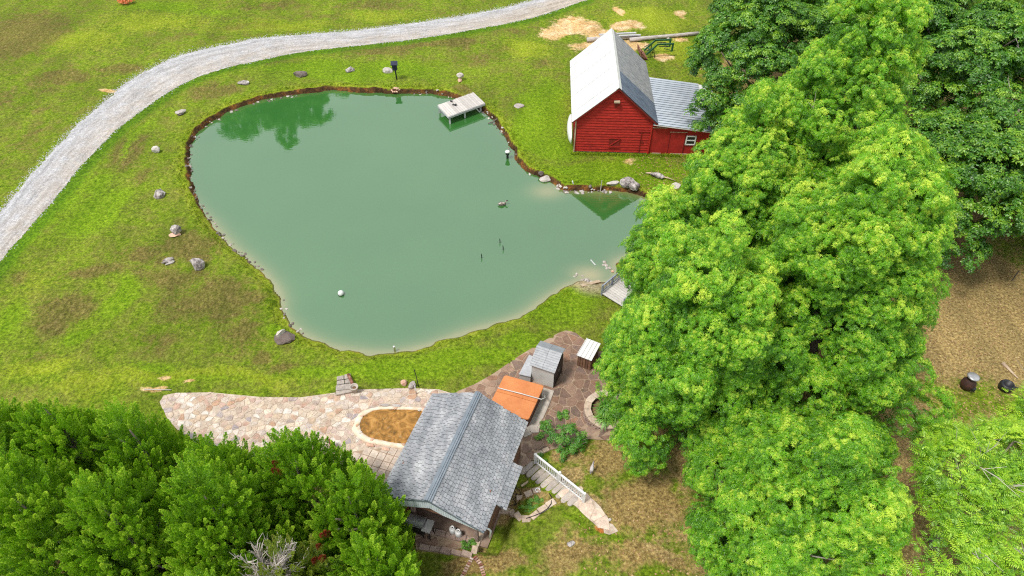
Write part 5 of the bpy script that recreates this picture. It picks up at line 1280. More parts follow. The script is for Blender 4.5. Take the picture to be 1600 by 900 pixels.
MB().bar(rp(-.02, .80), rp(1.02, .80), .10, .06).build('top_rail', M['white'], rl); MB().bar(rp(0, .16), rp(1, .16), .06, .06).build('bottom_rail', M['white'], rl)
for t in (0, .5, 1): q = rp(t, .35); MB().box((q.x, q.y, q.z), (.11, .11, 1.0)).build('post', M['white'], rl)
for k in range(1, 26):
    if k == 13: continue
    q = rp(k / 26, .48); MB().box((q.x, q.y, q.z), (.045, .045, .66)).build('baluster', M['white'], rl)
q = rp(.52, .9) + ra; o = MB().lathe((0, 0, 0), [(.05, 0), (.07, .04), (.06, .1), (.02, .13)], 10).build('post_cap', M['white'], None, True); o.location = q; o.parent = rl; o.location = q - ra

# ------------------------------------------------------------------ hot tub, shed, boxes
tz = .92
T4 = [P(788.5, 585.5, tz), P(850.5, 602.5, tz), P(826, 656, tz), P(766, 632, tz)]
T4[3] = T4[0] + (T4[2] - T4[1])
tc = sum(T4, Vector()) / 4; tub = thing('hot_tub', 'square hot tub with orange cover and brown cabinet between shed and house', 'hot tub', (tc.x, tc.y, 0))
def rounded(qs, r, z, off=Vector()):
    out = []
    for i in range(4):
        a, b, c = qs[i - 1], qs[i], qs[(i + 1) % 4]; u = (a - b).normalized() * r; v = (c - b).normalized() * r
        for k in range(5):
            t = k / 4; p = (b + u) * (1 - t) ** 2 + b * 2 * t * (1 - t) + (b + v) * t * t; out.append(Vector((p.x - off.x, p.y - off.y, z)))
    return out
def shrink(qs, f): c = sum(qs, Vector()) / 4; return [c + (q - c) * f for q in qs]
MB().prism(rounded(shrink(T4, .95), .18, tz - .08, tc), z0=0.02).build('cabinet', M['tubside'], tub)
for half in (0, 1):
    a, b, c, d = T4; m1 = a.lerp(d, .5); m2 = b.lerp(c, .5)
    qs = [a, b, m2.lerp(b, .006), m1.lerp(a, .006)] if half == 0 else [m1.lerp(d, .006), m2.lerp(c, .006), c, d]
    out = []
    for i in range(4):
        rr_ = .16 if (half == 0 and i in (0, 1)) or (half == 1 and i in (2, 3)) else .02
        A1, B1, C1 = qs[i - 1], qs[i], qs[(i + 1) % 4]; u = (A1 - B1).normalized() * rr_; v = (C1 - B1).normalized() * rr_
        for k in range(5): t = k / 4; p = (B1 + u) * (1 - t) ** 2 + B1 * 2 * t * (1 - t) + (B1 + v) * t * t; out.append(Vector((p.x - tc.x, p.y - tc.y, tz)))
    MB().prism(out, z0=tz - .10).build('cover', M['orange'], tub, False, .018)
b1, b2 = P(778, 606, tz + .1), P(846, 624, tz + .12)
MB().tube([b1 - Vector((tc.x, tc.y, 0)), (b1.lerp(b2, .5) + Vector((0, 0, .03))) - Vector((tc.x, tc.y, 0)), b2 - Vector((tc.x, tc.y, 0)), P(852, 622, .8) - Vector((tc.x, tc.y, 0)), P(850, 616, .45) - Vector((tc.x, tc.y, 0))], .028, 8).build('lift_bar', M['offwhite'], tub, True)
# shed
e1, e2 = 1.50, 1.95
S = [P(829, 569, e1), P(866, 583, e1)]; Rg = [P(840.5, 540.5, e2), P(878.5, 551.5, e2)]
ax = ((S[1] - S[0]) + (Rg[1] - Rg[0])); ax.z = 0; ax.normalize(); L_ = 1.42; pf = Vector((-ax.y, ax.x, 0)); pf = pf if pf.y > 0 else -pf
s0 = Vector((S[0].x, S[0].y, 0)); D1 = (Rg[0] - S[0]).dot(pf); D2 = D1 + .50
shd = thing('garden_shed', 'grey plastic garden shed with ribbed shingle roof beside the orange hot tub', 'shed', s0, math.atan2(ax.y, ax.x))
L_ = (S[1] - S[0]).length
MB().add([(0.05, .05, 0), (L_ - .05, .05, 0), (L_ - .05, D2 - .05, 0), (.05, D2 - .05, 0), (0.05, .05, e1), (L_ - .05, .05, e1), (L_ - .05, D1, e2 - .04), (L_ - .05, D2 - .05, e1 + .2), (.05, D2 - .05, e1 + .2), (.05, D1, e2 - .04)],
  [(0, 3, 2, 1), (0, 1, 5, 4), (1, 2, 7, 6, 5), (2, 3, 8, 7), (3, 0, 4, 9, 8), (4, 5, 6, 9), (9, 6, 7, 8)]).build('wall', M['offwhite'], shd)
nr = 9
M['shedroof'] = simple('shed_roof_grey', [(.30, .31, .33), (.42, .43, .45)], 5, .7, bmp=.2, rnd=.1)
M['shedflat'] = simple('shed_panel_grey', [(.20, .22, .24), (.28, .30, .32)], 3, .6, bmp=.1)
for k in range(nr):
    y0 = -.08 + (D1 + .08) * k / nr; y1 = -.08 + (D1 + .08) * (k + 1.12) / nr; z0 = e1 - .03 + (e2 - e1 + .03) * k / nr; z1 = e1 - .03 + (e2 - e1 + .03) * (k + 1.12) / nr
    for j in range(2):
        x0, x1 = -.04 + (L_ + .08) * j / 2, -.04 + (L_ + .08) * (j + 1) / 2 - .01
        MB().slab([(x0, y0, z0 + .05), (x1, y0, z0 + .05), (x1, y1, z1 + .015), (x0, y1, z1 + .015)], .03).build('roof_course', M['shedroof'], shd)
for j in range(2):
    x0, x1 = -.04 + (L_ + .08) * j / 2, -.04 + (L_ + .08) * (j + 1) / 2 - .01
    MB().slab([(x0, D1, e2 + .02), (x1, D1, e2 + .02), (x1, D2 + .06, e1 + .26), (x0, D2 + .06, e1 + .26)], .04).build('roof_panel', M['shedflat'], shd)
for j in range(2):
    y0 = .1 + j * (D2 - .2) / 2; MB().box((L_ - .03, y0 + (D2 - .2) / 4, .78), (.05, (D2 - .24) / 2, 1.42)).build('door', M['black'], shd)  # front turned from the sun: its shade is painted in as black
    MB().box((L_ + .01, D1 * .75 + (.06 if j else -.06), .9), (.04, .03, .18)).build('handle', M['steel'], shd)
# deck box
bz = .62; Q = [P(826.5, 555.5, bz), P(834, 558, bz), P(829, 589, bz), P(811, 585, bz)]
c = sum(Q, Vector()) / 4; bx_ = thing('storage_box', 'low grey lidded storage box tucked between the shed and the hot tub', 'storage box', (c.x, c.y, 0)); QQ = [q - Vector((c.x, c.y, 0)) for q in Q]
MB().prism(shrink(QQ, .94), z0=0.03).build('box', M['offwhite'], bx_); o = MB().prism([q + Vector((0, 0, .04)) for q in shrink(QQ, 1.02)], thick=.05).build('lid', M['shedroof'], bx_)
# wood box with metal roof
wz1, wz0 = 1.12, .98; Q = [P(917, 528.5, wz1), P(939, 537, wz1), P(924.5, 564, wz0), P(901, 555, wz0)]
c = sum(Q, Vector()) / 4; wb = thing('wood_store', 'small brown slatted wood store under a white ribbed metal roof', 'wood store', (c.x, c.y, 0)); QQ = [q - Vector((c.x, c.y, 0)) for q in Q]
for k in range(4):
    a, b, cc_, d = QQ; t0, t1 = k / 4, (k + 1) / 4 - .015
    MB().slab([a.lerp(b, t0), a.lerp(b, t1), d.lerp(cc_, t1), d.lerp(cc_, t0)], .03).build('roof_panel', M['roof_white'], wb); MB().bar(a.lerp(b, t0 + .01) + Vector((0, 0, .02)), d.lerp(cc_, t0 + .01) + Vector((0, 0, .02)), .03, .03).build('roof_rib', M['roof_white'], wb)
SQ = shrink(QQ, .86)
for i in range(4):
    a, b = SQ[i], SQ[(i + 1) % 4]; m_ = max(3, int((b - a).length / .13))
    for k in range(m_):
        p = a.lerp(b, (k + .5) / m_); ang = math.atan2(b.y - a.y, b.x - a.x); MB().box((p.x, p.y, (p.z - .06) / 2 + .03), ((b - a).length / m_ - .025, .04, p.z - .08), ang).build('slat', M['slat'] if 'slat' in M else M.setdefault('slat', simple('brown_slat', [(.12, .06, .035), (.22, .12, .07)], 5, .8, rnd=.2)), wb)
MB().prism([Vector((q.x, q.y, .9)) for q in shrink(SQ, .9)], z0=.04).build('firewood_fill', M['brickwall'], wb)
# concrete strip by the tub
mb = MB(); pts = [(847, 606), (866, 612), (858, 634), (850, 652), (840, 668), (836, 676), (820, 672), (832, 650)]; mb.prism([Vector((p.x, p.y, .09)) for p in [P(*q) for q in pts]], z0=-.1)
tag(mb.build('concrete_strip', M['concrete'], None, False, .015), 'worn pale concrete strip beside the hot tub', kind='structure')
for k, q in enumerate(((835, 674, .5, .3), (823, 679, .45, .32), (843, 668, .2, .14))):
    g = P(q[0], q[1]); o = MB().box((0, 0, .06), (q[2], q[3], .1)).build('loose_slab', M['concrete'], None, False, .012); o.location = (g.x, g.y, 0.03); o.rotation_euler = (0, 0, .5 * k); tag(o, ['larger grey concrete slab at the near end of the strip by the hot tub', 'grey concrete slab at the house corner by the hot tub', 'small grey concrete chip at the near end of the strip'][k], 'slab')

# ------------------------------------------------------------------ ring planter
g = P(947, 650); pr_ = thing('ring_planter', 'round dry stone planter with pale capstones beside the brown patio', 'planter', (g.x, g.y, 0)); RR = 1.02; hz = .62
for lay in range(5):
    for k in range(22):
        a = 2 * math.pi * (k + .5 * (lay % 2)) / 22; rj = random.Random(lay * 40 + k); MB().box((RR * math.cos(a) * (1.0 + .06 * (4 - lay) / 4), RR * math.sin(a) * (1.0 + .06 * (4 - lay) / 4), .06 + lay * .11), (.24, .27, .10 * rj.uniform(.9, 1.1)), a).build('stone', M['edgebrown'], pr_)
for k in range(14):
    a = 2 * math.pi * (k + .5) / 14; rj = random.Random(k); MB().prism([Vector((r * math.cos(b), r * math.sin(b), hz + .02 + rj.uniform(-.01, .01))) for r, b in ((RR - .17, a - .215), (RR + .17, a - .215), (RR + .18, a), (RR + .17, a + .215), (RR - .17, a + .215))], thick=.08).build('capstone', M['edging'], pr_)
MB().lathe((0, 0, 0), [(.9, .0), (.9, .34), (.3, .4), (.02, .42)], 18).build('soil', M['soil'], pr_)
templates('blade', 'lf_shrub', 2)
rng = random.Random(8); ps = [(g.x + .15 + rng.uniform(-.45, .8), g.y - .35 + rng.uniform(-.5, .5), .40) for _ in range(26)]
dl = thing('daylily_clump', 'lush clump of strap leaved green plants spilling out of the round planter', 'plant', (g.x, g.y, .4)); scatter('foliage', ('blade', 'lf_shrub'), [(x - g.x, y - g.y, z - .4) for x, y, z in ps], [(0, 0, 1)] * 26, [rng.uniform(.7, 1.2) for _ in ps], [rng.uniform(.4, 1) for _ in ps], dl)
# shrub
g = G(885, 700); rng2 = np.random.default_rng(5); sh_ = thing('shrub', 'loose bright green shrub between the brown patio and the white railing', 'shrub', g)
lobes = [((0, 0, .9), (.75, .6, .75), (0, 0, 1)), ((-.55, .15, .6), (.45, .4, .45), (0, 0, 1)), ((.35, -.35, .6), (.5, .4, .45), (0, 0, 1)), ((.2, .5, .9), (.45, .4, .5), (0, 0, 1)), ((-.3, -.55, .4), (.5, .35, .35), (0, 0, 1)), ((-.95, .9, .4), (.3, .3, .4), (0, 0, 1)), ((.75, .1, .6), (.45, .35, .3), (0, 0, 1))]
p_, n_2, s_, t_ = crown(lobes, rng2, 5, .62, shell=.8, upb=.6); scatter('foliage', ('shrub', 'lf_shrub'), p_, n_2, s_, t_, sh_)
for k in range(7): d = Vector(unit(rng2)); d.z = 1; MB().tube([(0, 0, 0), d * .5, d * 1.0 + Vector((0, 0, .1))], [.03, .02, .008], 5).build('stem', M['bark'], sh_)
def small_plant(px, py, n, sc, label, key=('shrub', 'lf_shrub'), spread=.3, nm='plant', sy=1.0, ang=0.0):
    g = G(px, py); t = thing(nm, label, 'plant', g); r = random.Random(int(px)); ps = []
    for _ in range(n):
        x, y = r.uniform(-spread, spread), r.uniform(-spread, spread) * sy; ps.append((x * math.cos(ang) - y * math.sin(ang), x * math.sin(ang) + y * math.cos(ang), sc * .25))
    scatter('foliage', key, ps, [(r.uniform(-.3, .3), r.uniform(-.3, .3), 1) for _ in ps], [sc * r.uniform(.7, 1.2) for _ in ps], [r.uniform(.2, 1) for _ in ps], t); MB().tube([(0, 0, -.05), (0, 0, sc * .3)], [.03, .01], 5).build('stem', M['bark'], t); return t
small_plant(831, 790, 26, .34, 'low green plants in the small bed left of the steps', spread=.6, sy=.35, ang=R(35))
small_plant(733, 857, 12, .5, 'dark green weeds at the right end of the narrow bed', spread=.3)
small_plant(851, 665, 6, .5, 'thin green weed rising by the concrete strip', spread=.2); small_plant(879, 650, 7, .6, 'small green weed growing through the brown patio', spread=.22)
small_plant(846, 717, 5, .45, 'bright green tuft beside the upper end of the railing', spread=.2)
small_plant(843, 683, 6, .5, 'pale green weed clump near the loose slabs', spread=.2)
# small bed odds and ends
g = G(840, 768); o = MB().tube([(.1 * math.cos(a), .1 * math.sin(a), .14) for a in [k * .5 for k in range(11)]], .025, 6).build('ring', M['white'], None, True); o.location = g; tag(o, 'small white ring lying at the top of the planting bed', 'ring')
pts = [G(*q) for q in [(858,773),(862,780),(861,789),(855,797),(846,803),(834,808),(822,812)]]; c = pts[0].copy(); o = MB().tube([p - c + Vector((0, 0, .12)) for p in pts], .02, 6).build('garden_hose', M['black'], None, True); o.location = c; tag(o, 'dark garden hose looping beside the stone edging', 'hose')
g = G(798, 776); cg = thing('wire_cage', 'collapsed black wire plant cage on the stones right of the house', 'wire cage', g)
for k in range(6): a = k * 1.05; MB().tube([(0, 0, .3), (.55 * math.cos(a), .55 * math.sin(a), .06)], .018, 5).build('wire', M['black'], cg)
for r, z in ((.28, .2), (.5, .08)): MB().tube([(r * math.cos(k * .524), r * math.sin(k * .524), z) for k in range(13)], .015, 5).build('hoop', M['black'], cg)
g = G(820, 757); o = MB().box((0, 0, .05), (.42, .10, .06)).build('board', M['tanwood']); o.location = g; o.rotation_euler = (0, 0, R(35)); tag(o, 'short tan board lying beside the stone steps', 'board')
g = G(924, 738); sp = thing('yard_ornament', 'grey weathered bird shaped ornament standing on straw near the railing', 'ornament', g, R(70)); sp.scale = (.8, .8, .8)
MB().tube([(-.32, 0, .34), (-.12, 0, .42), (.08, 0, .46), (.2, 0, .58), (.27, 0, .7), (.36, 0, .70)], [.03, .11, .12, .06, .05, .02], 9).build('body', M['rock_mottled'], sp, True)
for y in (-.05, .05): MB().tube([(.0, y, .4), (.02, y, 0)], .022, 5).build('leg', M['greywood2'], sp)
g = G(892, 850); o = rock_obj('twig_clump', 3, 'rock_mottled', (g.x, g.y, g.z + .06), (.2, .15, .18), .4); tag(o, 'small dark and pale tuft on the lawn below the steps', 'tuft')
g = G(953, 813); o = rock_obj('stone', 2, 'rock_pale', (g.x, g.y, g.z + .05), (.10, .07, .1), .4); tag(o, 'tiny white stone beside the orange soil patch', 'stone')
# steps by the lawn edge
g = P(541, 602); ls_ = thing('lawn_steps', 'short grey stone steps from the patio up to the lawn', 'steps', (g.x, g.y, 0))
def loc(px, py, z): v = P(px, py, z); return Vector((v.x - g.x, v.y - g.y, z))
for q in ([(526, 588), (537, 586), (537, 592), (526, 594)], [(538, 585), (547, 583), (549, 590), (538, 592)], [(526, 595), (538, 593), (538, 599), (526, 601)], [(539, 593), (550, 591), (551, 597), (539, 599)], [(524.5, 602), (552, 598), (555, 607), (524.5, 610)], [(524.5, 610.5), (555, 607.5), (554, 611), (525, 617)]):
    MB().prism([loc(x, y, .16) for x, y in q], z0=-.1).build('block', M['stepgrey'], ls_, False, .02)
for a, b, lb in (((544, 585), (548.5, 594), 'far'), ((548.5, 594), (553, 605), 'near')):
    pa, pb = P(*a, .22), P(*b, .22); c = (pa + pb) / 2; o = MB().tube([pa - c, pb - c], .09, 8).build('log', M['bucket'], None, True); o.location = c; tag(o, 'dark brown log edging the lawn steps, %s one' % ('farther' if lb == 'far' else 'nearer'), 'log')
g = P(555, 612); pt = thing('ring_pot', 'round pot with pale rim at the foot of the lawn steps', 'pot', (g.x, g.y, 0.03))
MB().lathe((0, 0, 0), [(.16, 0), (.20, .3), (.23, .38), (.23, .43), (.18, .43), (.17, .34), (.02, .30)], 18).build('pot', M['concrete'], pt, True); MB().lathe((0, 0, .27), [(.16, 0), (.15, .05), (.02, .06)], 12).build('soil', M['soil'], pt)
p = G(654, 604); o = MB().tube([(0, 0, -.1), (-.03, 0, .8), (-.1, 0, 1.55)], [.03, .025, .02], 6).build('pole', M['black'], None, True); o.location = p; tag(o, 'thin dark pole standing at the patio edge by the lawn', 'pole')
p = P(651, 616); o = MB().tube([(0, 0, 0), (-.03, 0, .75)], [.03, .025], 6).build('stake', M['white'], None, True); o.location = p; tag(o, 'short white stake standing on the patio edge next to the dark pole', 'stake')
p = P(521, 700); o = MB().box((0, 0, .3), (.10, .4, .6)).build('panel', M['tubside']); o.location = p; o.rotation_euler = (0, 0, .9); tag(o, 'small dark brown panel on the patio beside the cedars', 'panel')
p1, p2 = G(226, 609, .04), G(268, 610, .04); c = (p1 + p2) / 2; o = MB().tube([p1 - c, p2 - c], .035, 6).build('stick', M['twig'], None, True); o.location = c; tag(o, 'long pale stick lying on the grass left of the patio', 'stick')

# right side: chiminea and pot
g = G(1508, 606); ch = thing('chiminea', 'dark rusty garden stove with silver lid on the leaf strewn ground', 'garden stove', g, R(20)); ch.scale = (.78, .78, .82)
MB().lathe((0, 0, 0), [(.20, 0), (.36, .12), (.46, .38), (.44, .62), (.28, .86), (.16, .98), (.16, 1.08)], 18).build('bowl', simple('dark_rusty_iron', [(.02, .01, .008), (.07, .025, .018)], 5, .7), ch, True); MB().lathe((0, 0, 1.02), [(.17, 0), (.17, .1), (.22, .14)], 14).build('neck', M['black'], ch, True)
MB().lathe((0, 0, 1.14), [(.38, 0), (.40, .03), (.3, .08), (.05, .12)], 16).build('lid', M['steel'], ch, True); MB().lathe((0, -.43, .4), [(.16, -.12), (.17, .1)], 12).build('opening', M['black'], ch)
g = G(1569, 608); ch = thing('fire_pot', 'dark round pot with short spout among the leaves beside the pale green tree', 'pot', g); MB().lathe((0, 0, 0), [(.22, 0), (.34, .12), (.36, .34), (.30, .46), (.24, .46), (.2, .3)], 16).build('pot', M['black'], ch, True); MB().tube([(.25, 0, .25), (.7, -.1, .16)], [.06, .04], 6).build('spout', M['black'], ch)
p1, p2 = G(1566, 568, .05), G(1590, 592, .05); c = (p1 + p2) / 2; o = MB().tube([p1 - c, p2 - c], [.10, .03], 6).build('branch', M['tanwood'], None, True); o.location = c; tag(o, 'pale fallen branch on the leaf litter above the dark pot', 'branch')
p1, p2 = G(1592, 424, .04), G(1580, 440, .04); c = (p1 + p2) / 2; o = MB().tube([p1 - c, p2 - c], [.03, .02], 5).build('branch', M['black'], None, True); o.location = c; tag(o, 'thin dark fallen branch near the right border of the photo', 'branch')

# ------------------------------------------------------------------ trees
def proj(p):
    W = CAM_H - p[2]; d = (p[1] + W) / S2
    return 800 + FPX * p[0] / d, 450 - FPX * ((p[1] - W) / S2) / d, d
def prune(L, poly, axis, margin=.62):
    """trim a crown to the outline its kind has in the photo: limbs that reach too far are shortened or left out"""
    poly = np.array(poly, float); out = []
    for c, r_, ax in L:
        c = np.array(c, float)
        for k in range(5):
            x, y, d = proj(c); s = float(sdf(np.array([x]), np.array([y]), poly)[0])
            if s < -margin * r_[0] * FPX / d: out.append((tuple(c), r_, ax)); break
            c[:2] += (np.array(axis[:2]) - c[:2]) * .22
            if k == 3: r_ = tuple(q * .8 for q in r_)
    return out
OUT_GUM = [(1350,-60),(1420,-60),(1425,20),(1425,150),(1448,170),(1445,290),(1462,360),(1468,440),(1478,470),(1465,505),(1408,560),(1450,640),(1425,700),(1390,760),(1385,830),(1350,900),(1350,1100),(1080,1100),(1075,900),(1045,850),(990,830),(985,760),(965,700),(935,640),(932,590),(955,560),(945,500),(985,480),(1005,460),(1000,440),(972,410),(998,395),(985,330),(1025,283),(1065,320),(1085,285),(1108,250),(1150,200),(1200,122),(1250,130),(1280,60),(1340,15)]
OUT_DARK = [(1100,-300),(1112,20),(1090,45),(1105,92),(1130,115),(1095,145),(1068,155),(1078,208),(1110,222),(1150,260),(1300,330),(1440,385),(1500,388),(1560,372),(1640,385),(2100,400),(2100,-300)]
OUT_PALE = [(1440,668),(1500,645),(1545,655),(1585,640),(1600,600),(1650,585),(2000,585),(2000,1300),(1375,1300),(1385,880),(1440,850),(1425,790),(1440,740),(1428,700)]
OUT_CEDAR = [(-500,600),(-50,602),(75,608),(130,638),(180,614),(238,638),(265,658),(300,680),(345,682),(362,690),(400,660),(430,650),(475,655),(520,695),(572,700),(600,740),(640,790),(668,850),(665,1300),(-500,1300)]
T_ = templates
for k, mk in (('gum', 'lf_gum'), ('oak', 'lf_oak'), ('fine', 'lf_fine'), ('pecan', 'lf_pecan'), ('cedar', 'lf_cedar'), ('cedar_open', 'lf_yellow'), ('cedar', 'lf_rust')): T_(k, mk)
def gum_lobes(base, h, rad, z0, rng, lean=(0, 0), sparse=0.0, n_mul=1.0):
    """a conical crown made of upright plumes, each the end of a rising limb"""
    L = []; b = np.array(base[:2]) ; bz = base[2]
    L.append(((b[0] + lean[0], b[1] + lean[1], bz + h - 1.3), (.75, .75, 1.5), (0, 0, 1)))
    L.append(((b[0] + lean[0] * .9, b[1] + lean[1] * .9, bz + h - 3.2), (1.1, 1.1, 1.8), (0, 0, 1)))
    z = z0
    while z < h - 2.2:
        f = (h - z) / (h - z0); R_ = rad * min(1.0, f ** .8 * 1.0) ; n = max(4, int(2 * math.pi * R_ / 2.3 * n_mul)); a0_ = rng.uniform(0, 6.28)
        for k in range(n):
            if rng.random() < sparse: continue
            a = a0_ + 2 * math.pi * k / n + rng.uniform(-.25, .25); rr_ = R_ * rng.uniform(.62, .98); q = (h - z) / h; o = np.array((math.cos(a), math.sin(a)))
            c = b + np.array(lean) * (z / h) + o * (rr_ - .5); s = rng.uniform(.85, 1.25)
            s *= 1.12; L.append(((c[0], c[1], bz + z + rng.uniform(-.5, .5)), (s, s, s * rng.uniform(1.3, 1.9)), (o[0] * .55, o[1] * .55, 1)))
        if R_ > 3.2:
            for k in range(max(3, n // 2)):
                a = rng.uniform(0, 6.28); rr_ = R_ * rng.uniform(.2, .5); L.append(((b[0] + rr_ * math.cos(a), b[1] + rr_ * math.sin(a), bz + z + rng.uniform(0, .8)), (1.1, 1.1, 1.4), (0, 0, 1)))
        z += 1.75
    return L
GT = [ # base x, y, height, radius, z0, label
 (15.2, 28.4, 19.0, 5.2, 4.0, 'tallest bright green sweetgum, its tip touching the top of the photo', 11),
 (11.2, 27.2, 15.6, 4.8, 3.2, 'bright green sweetgum with yellow tips just right of the red barn wing', 12),
 (6.7, 24.2, 11.6, 3.2, 2.4, 'small sweetgum reaching over the right end of the pond', 13),
 (8.2, 19.6, 13.0, 4.5, 2.6, 'bright green sweetgum leaning over the brown patio and the ring planter', 14),
 (14.4, 21.2, 15.6, 5.6, 2.8, 'wide bright sweetgum beside the leaf strewn ground, its right edge against the brown soil', 15),
 (11.6, 12.9, 9.4, 4.6, 2.2, 'lower darker sweetgum at the bottom edge of the photo right of the steps', 16)]
for x, y, h, r, z0, lb, sd_ in GT:
    rng = np.random.default_rng(sd_); b = (x, y, H(x, y)); L = prune(gum_lobes(b, h, r, z0, rng, sparse=.04), OUT_GUM, b)
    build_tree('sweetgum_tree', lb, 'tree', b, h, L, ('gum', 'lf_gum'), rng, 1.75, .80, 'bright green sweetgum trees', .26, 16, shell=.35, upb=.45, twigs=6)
def round_lobes(c, rad, rz, n, s, rng, flat=.55, low=-.2):
    L = []
    for _ in range(n):
        d = unit(rng); 
        if d[2] < low: d[2] = -d[2] * .5
        q = rng.uniform(.45, .95); L.append(((c[0] + d[0] * rad * q, c[1] + d[1] * rad * q, c[2] + d[2] * rz * q), (s * rng.uniform(.8, 1.3), s * rng.uniform(.8, 1.3), s * flat * rng.uniform(.8, 1.3)), (d[0] * .3, d[1] * .3, 1)))
    return L
OT = [ # x, y, trunk height, crown centre z, rad, rz, n, s, key, label
 (19.0, 47.4, 12, 6.8, 6.8, 4.8, 46, 1.9, 'oak', 'dark green broadleaf tree overhanging the wing of the red barn', 21),
 (27.5, 51.5, 13, 9.0, 6.8, 5.2, 44, 1.9, 'oak', 'dark green broadleaf tree directly behind the tallest sweetgum', 22),
 (22.5, 60.0, 13, 8.5, 7.4, 5.0, 46, 2.0, 'oak', 'dark green tree farthest back, cut by the top edge of the photo', 23),
 (28.5, 34.2, 12, 5.2, 6.4, 4.4, 54, 1.8, 'oak', 'dark broadleaf tree whose low branches hang over the brown leaf ground at right', 24),
 (36.0, 34.5, 12, 5.0, 6.0, 4.0, 40, 1.8, 'oak', 'dark broadleaf tree at the right border of the photo, half its crown outside', 25),
 (31.5, 43.5, 13, 8.0, 5.6, 4.4, 36, 1.8, 'oak', 'tall dark broadleaf tree just beyond the one hanging over the brown leaf ground', 28),
 (36.0, 50.0, 13, 8.5, 5.6, 4.4, 40, 1.6, 'pecan', 'yellow green feathery tree among the dark trees in the upper right', 26),
 (42.5, 59.0, 13, 8.0, 6.6, 4.6, 44, 1.9, 'pecan', 'yellow green feathery tree in the far upper right corner', 27)]
for x, y, h, cz, rad, rz, n, s, kd, lb, sd_ in OT:
    rng = np.random.default_rng(sd_); b = (x, y, H(x, y)); L = prune(round_lobes((x, y, b[2] + cz), rad, rz, n, s, rng, low=-.6), OUT_DARK, b, .38)
    if sd_ == 21:
        for q in ((1100, 172, 4.0), (1122, 190, 3.6), (1132, 160, 4.6), (1112, 148, 5.2), (1150, 192, 3.8), (1138, 214, 3.4), (1160, 170, 4.6), (1092, 186, 3.4), (1125, 128, 6.0), (1165, 145, 5.5)):
            p_ = P(*q); L.append((tuple(p_), (1.0, 1.0, .6), (0, 0, 1)))
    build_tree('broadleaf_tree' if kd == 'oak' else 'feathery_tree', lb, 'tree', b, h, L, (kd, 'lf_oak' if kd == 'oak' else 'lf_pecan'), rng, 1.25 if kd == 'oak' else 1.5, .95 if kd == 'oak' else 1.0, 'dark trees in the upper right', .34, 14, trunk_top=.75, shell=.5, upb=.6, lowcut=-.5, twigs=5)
# pale fine-leaved tree, lower right
rng = np.random.default_rng(31); b = (18.4, 13.2, H(18.4, 13.2)); L = prune(round_lobes((17.6, 12.6, b[2] + 5.0), 5.6, 1.9, 64, 1.2, rng, .5), OUT_PALE, (18.5, 12.5), 1.0)
build_tree('pale_green_tree', 'pale yellow green fine leaved tree filling the lower right corner', 'tree', b, 7.0, L, ('fine', 'lf_fine'), rng, 3.1, .92, None, .2, 16, shell=.6, upb=.7, twigs=24)
rng = np.random.default_rng(32); b = (24.5, 18.6, H(24.5, 18.6)); L = prune(round_lobes((23.0, 17.0, b[2] + 4.2), 3.6, 1.6, 26, 1.1, rng, .5), OUT_PALE, (24, 16), 1.0)
build_tree('pale_green_tree', 'smaller green tree at the right border beside the dark pot', 'tree', b, 5.5, L, ('fine', 'lf_fine'), rng, 3.1, .92, None, .16, 8, shell=.6, upb=.7, twigs=3)
# cedars, lower left
def cedar_lobes(b, h, rad, rng):
    L = [((b[0], b[1], b[2] + h - .8), (.42, .42, .9), (0, 0, 1))]; z = .8
    while z < h - 1.2:
        f = (h - z) / h; R_ = rad * min(1, f * 1.35); n = max(3, int(2 * math.pi * R_ / 1.35)); a0_ = rng.uniform(0, 6.28)
        for k in range(n):
            a = a0_ + 2 * math.pi * k / n + rng.uniform(-.3, .3); rr_ = R_ * rng.uniform(.6, 1.0); s = rng.uniform(.5, .8)
            L.append(((b[0] + rr_ * math.cos(a), b[1] + rr_ * math.sin(a), b[2] + z + rng.uniform(-.4, .4)), (s, s, s * 1.35), (math.cos(a) * .7, math.sin(a) * .7, 1)))
        z += 1.0
    return L
CT = [(-18.6, 15.8, 8.8, 2.4, 'cedar at the left border, farthest back of the row'), (-15.2, 15.2, 8.0, 2.3, 'cedar on the lawn side of the row, second from the left border'), (-12.2, 14.6, 6.4, 2.1, 'lower cedar whose tip reaches the left end of the patio'),
 (-8.7, 14.3, 7.6, 2.3, 'cedar in front of the middle of the patio, tip near the pale paving'), (-6.3, 12.9, 6.8, 2.0, 'cedar between the square pavers and the house corner'), (-11.0, 12.0, 8.8, 2.4, 'tall cedar in the middle of the lower left group'),
 (-14.6, 11.7, 8.6, 2.5, 'tall cedar in the lower left corner'), (-20.8, 15.0, 8.6, 2.5, 'cedar mostly outside the left border, between the others at that edge'), (-17.6, 11.8, 9.2, 2.4, 'cedar at the left border, nearest the corner'), (-5.3, 10.7, 6.0, 1.8, 'cedar at the bottom edge closest to the porch grill'), (-10.6, 9.2, 6.6, 2.0, 'small cedar at the bottom edge beside the dead bush')]
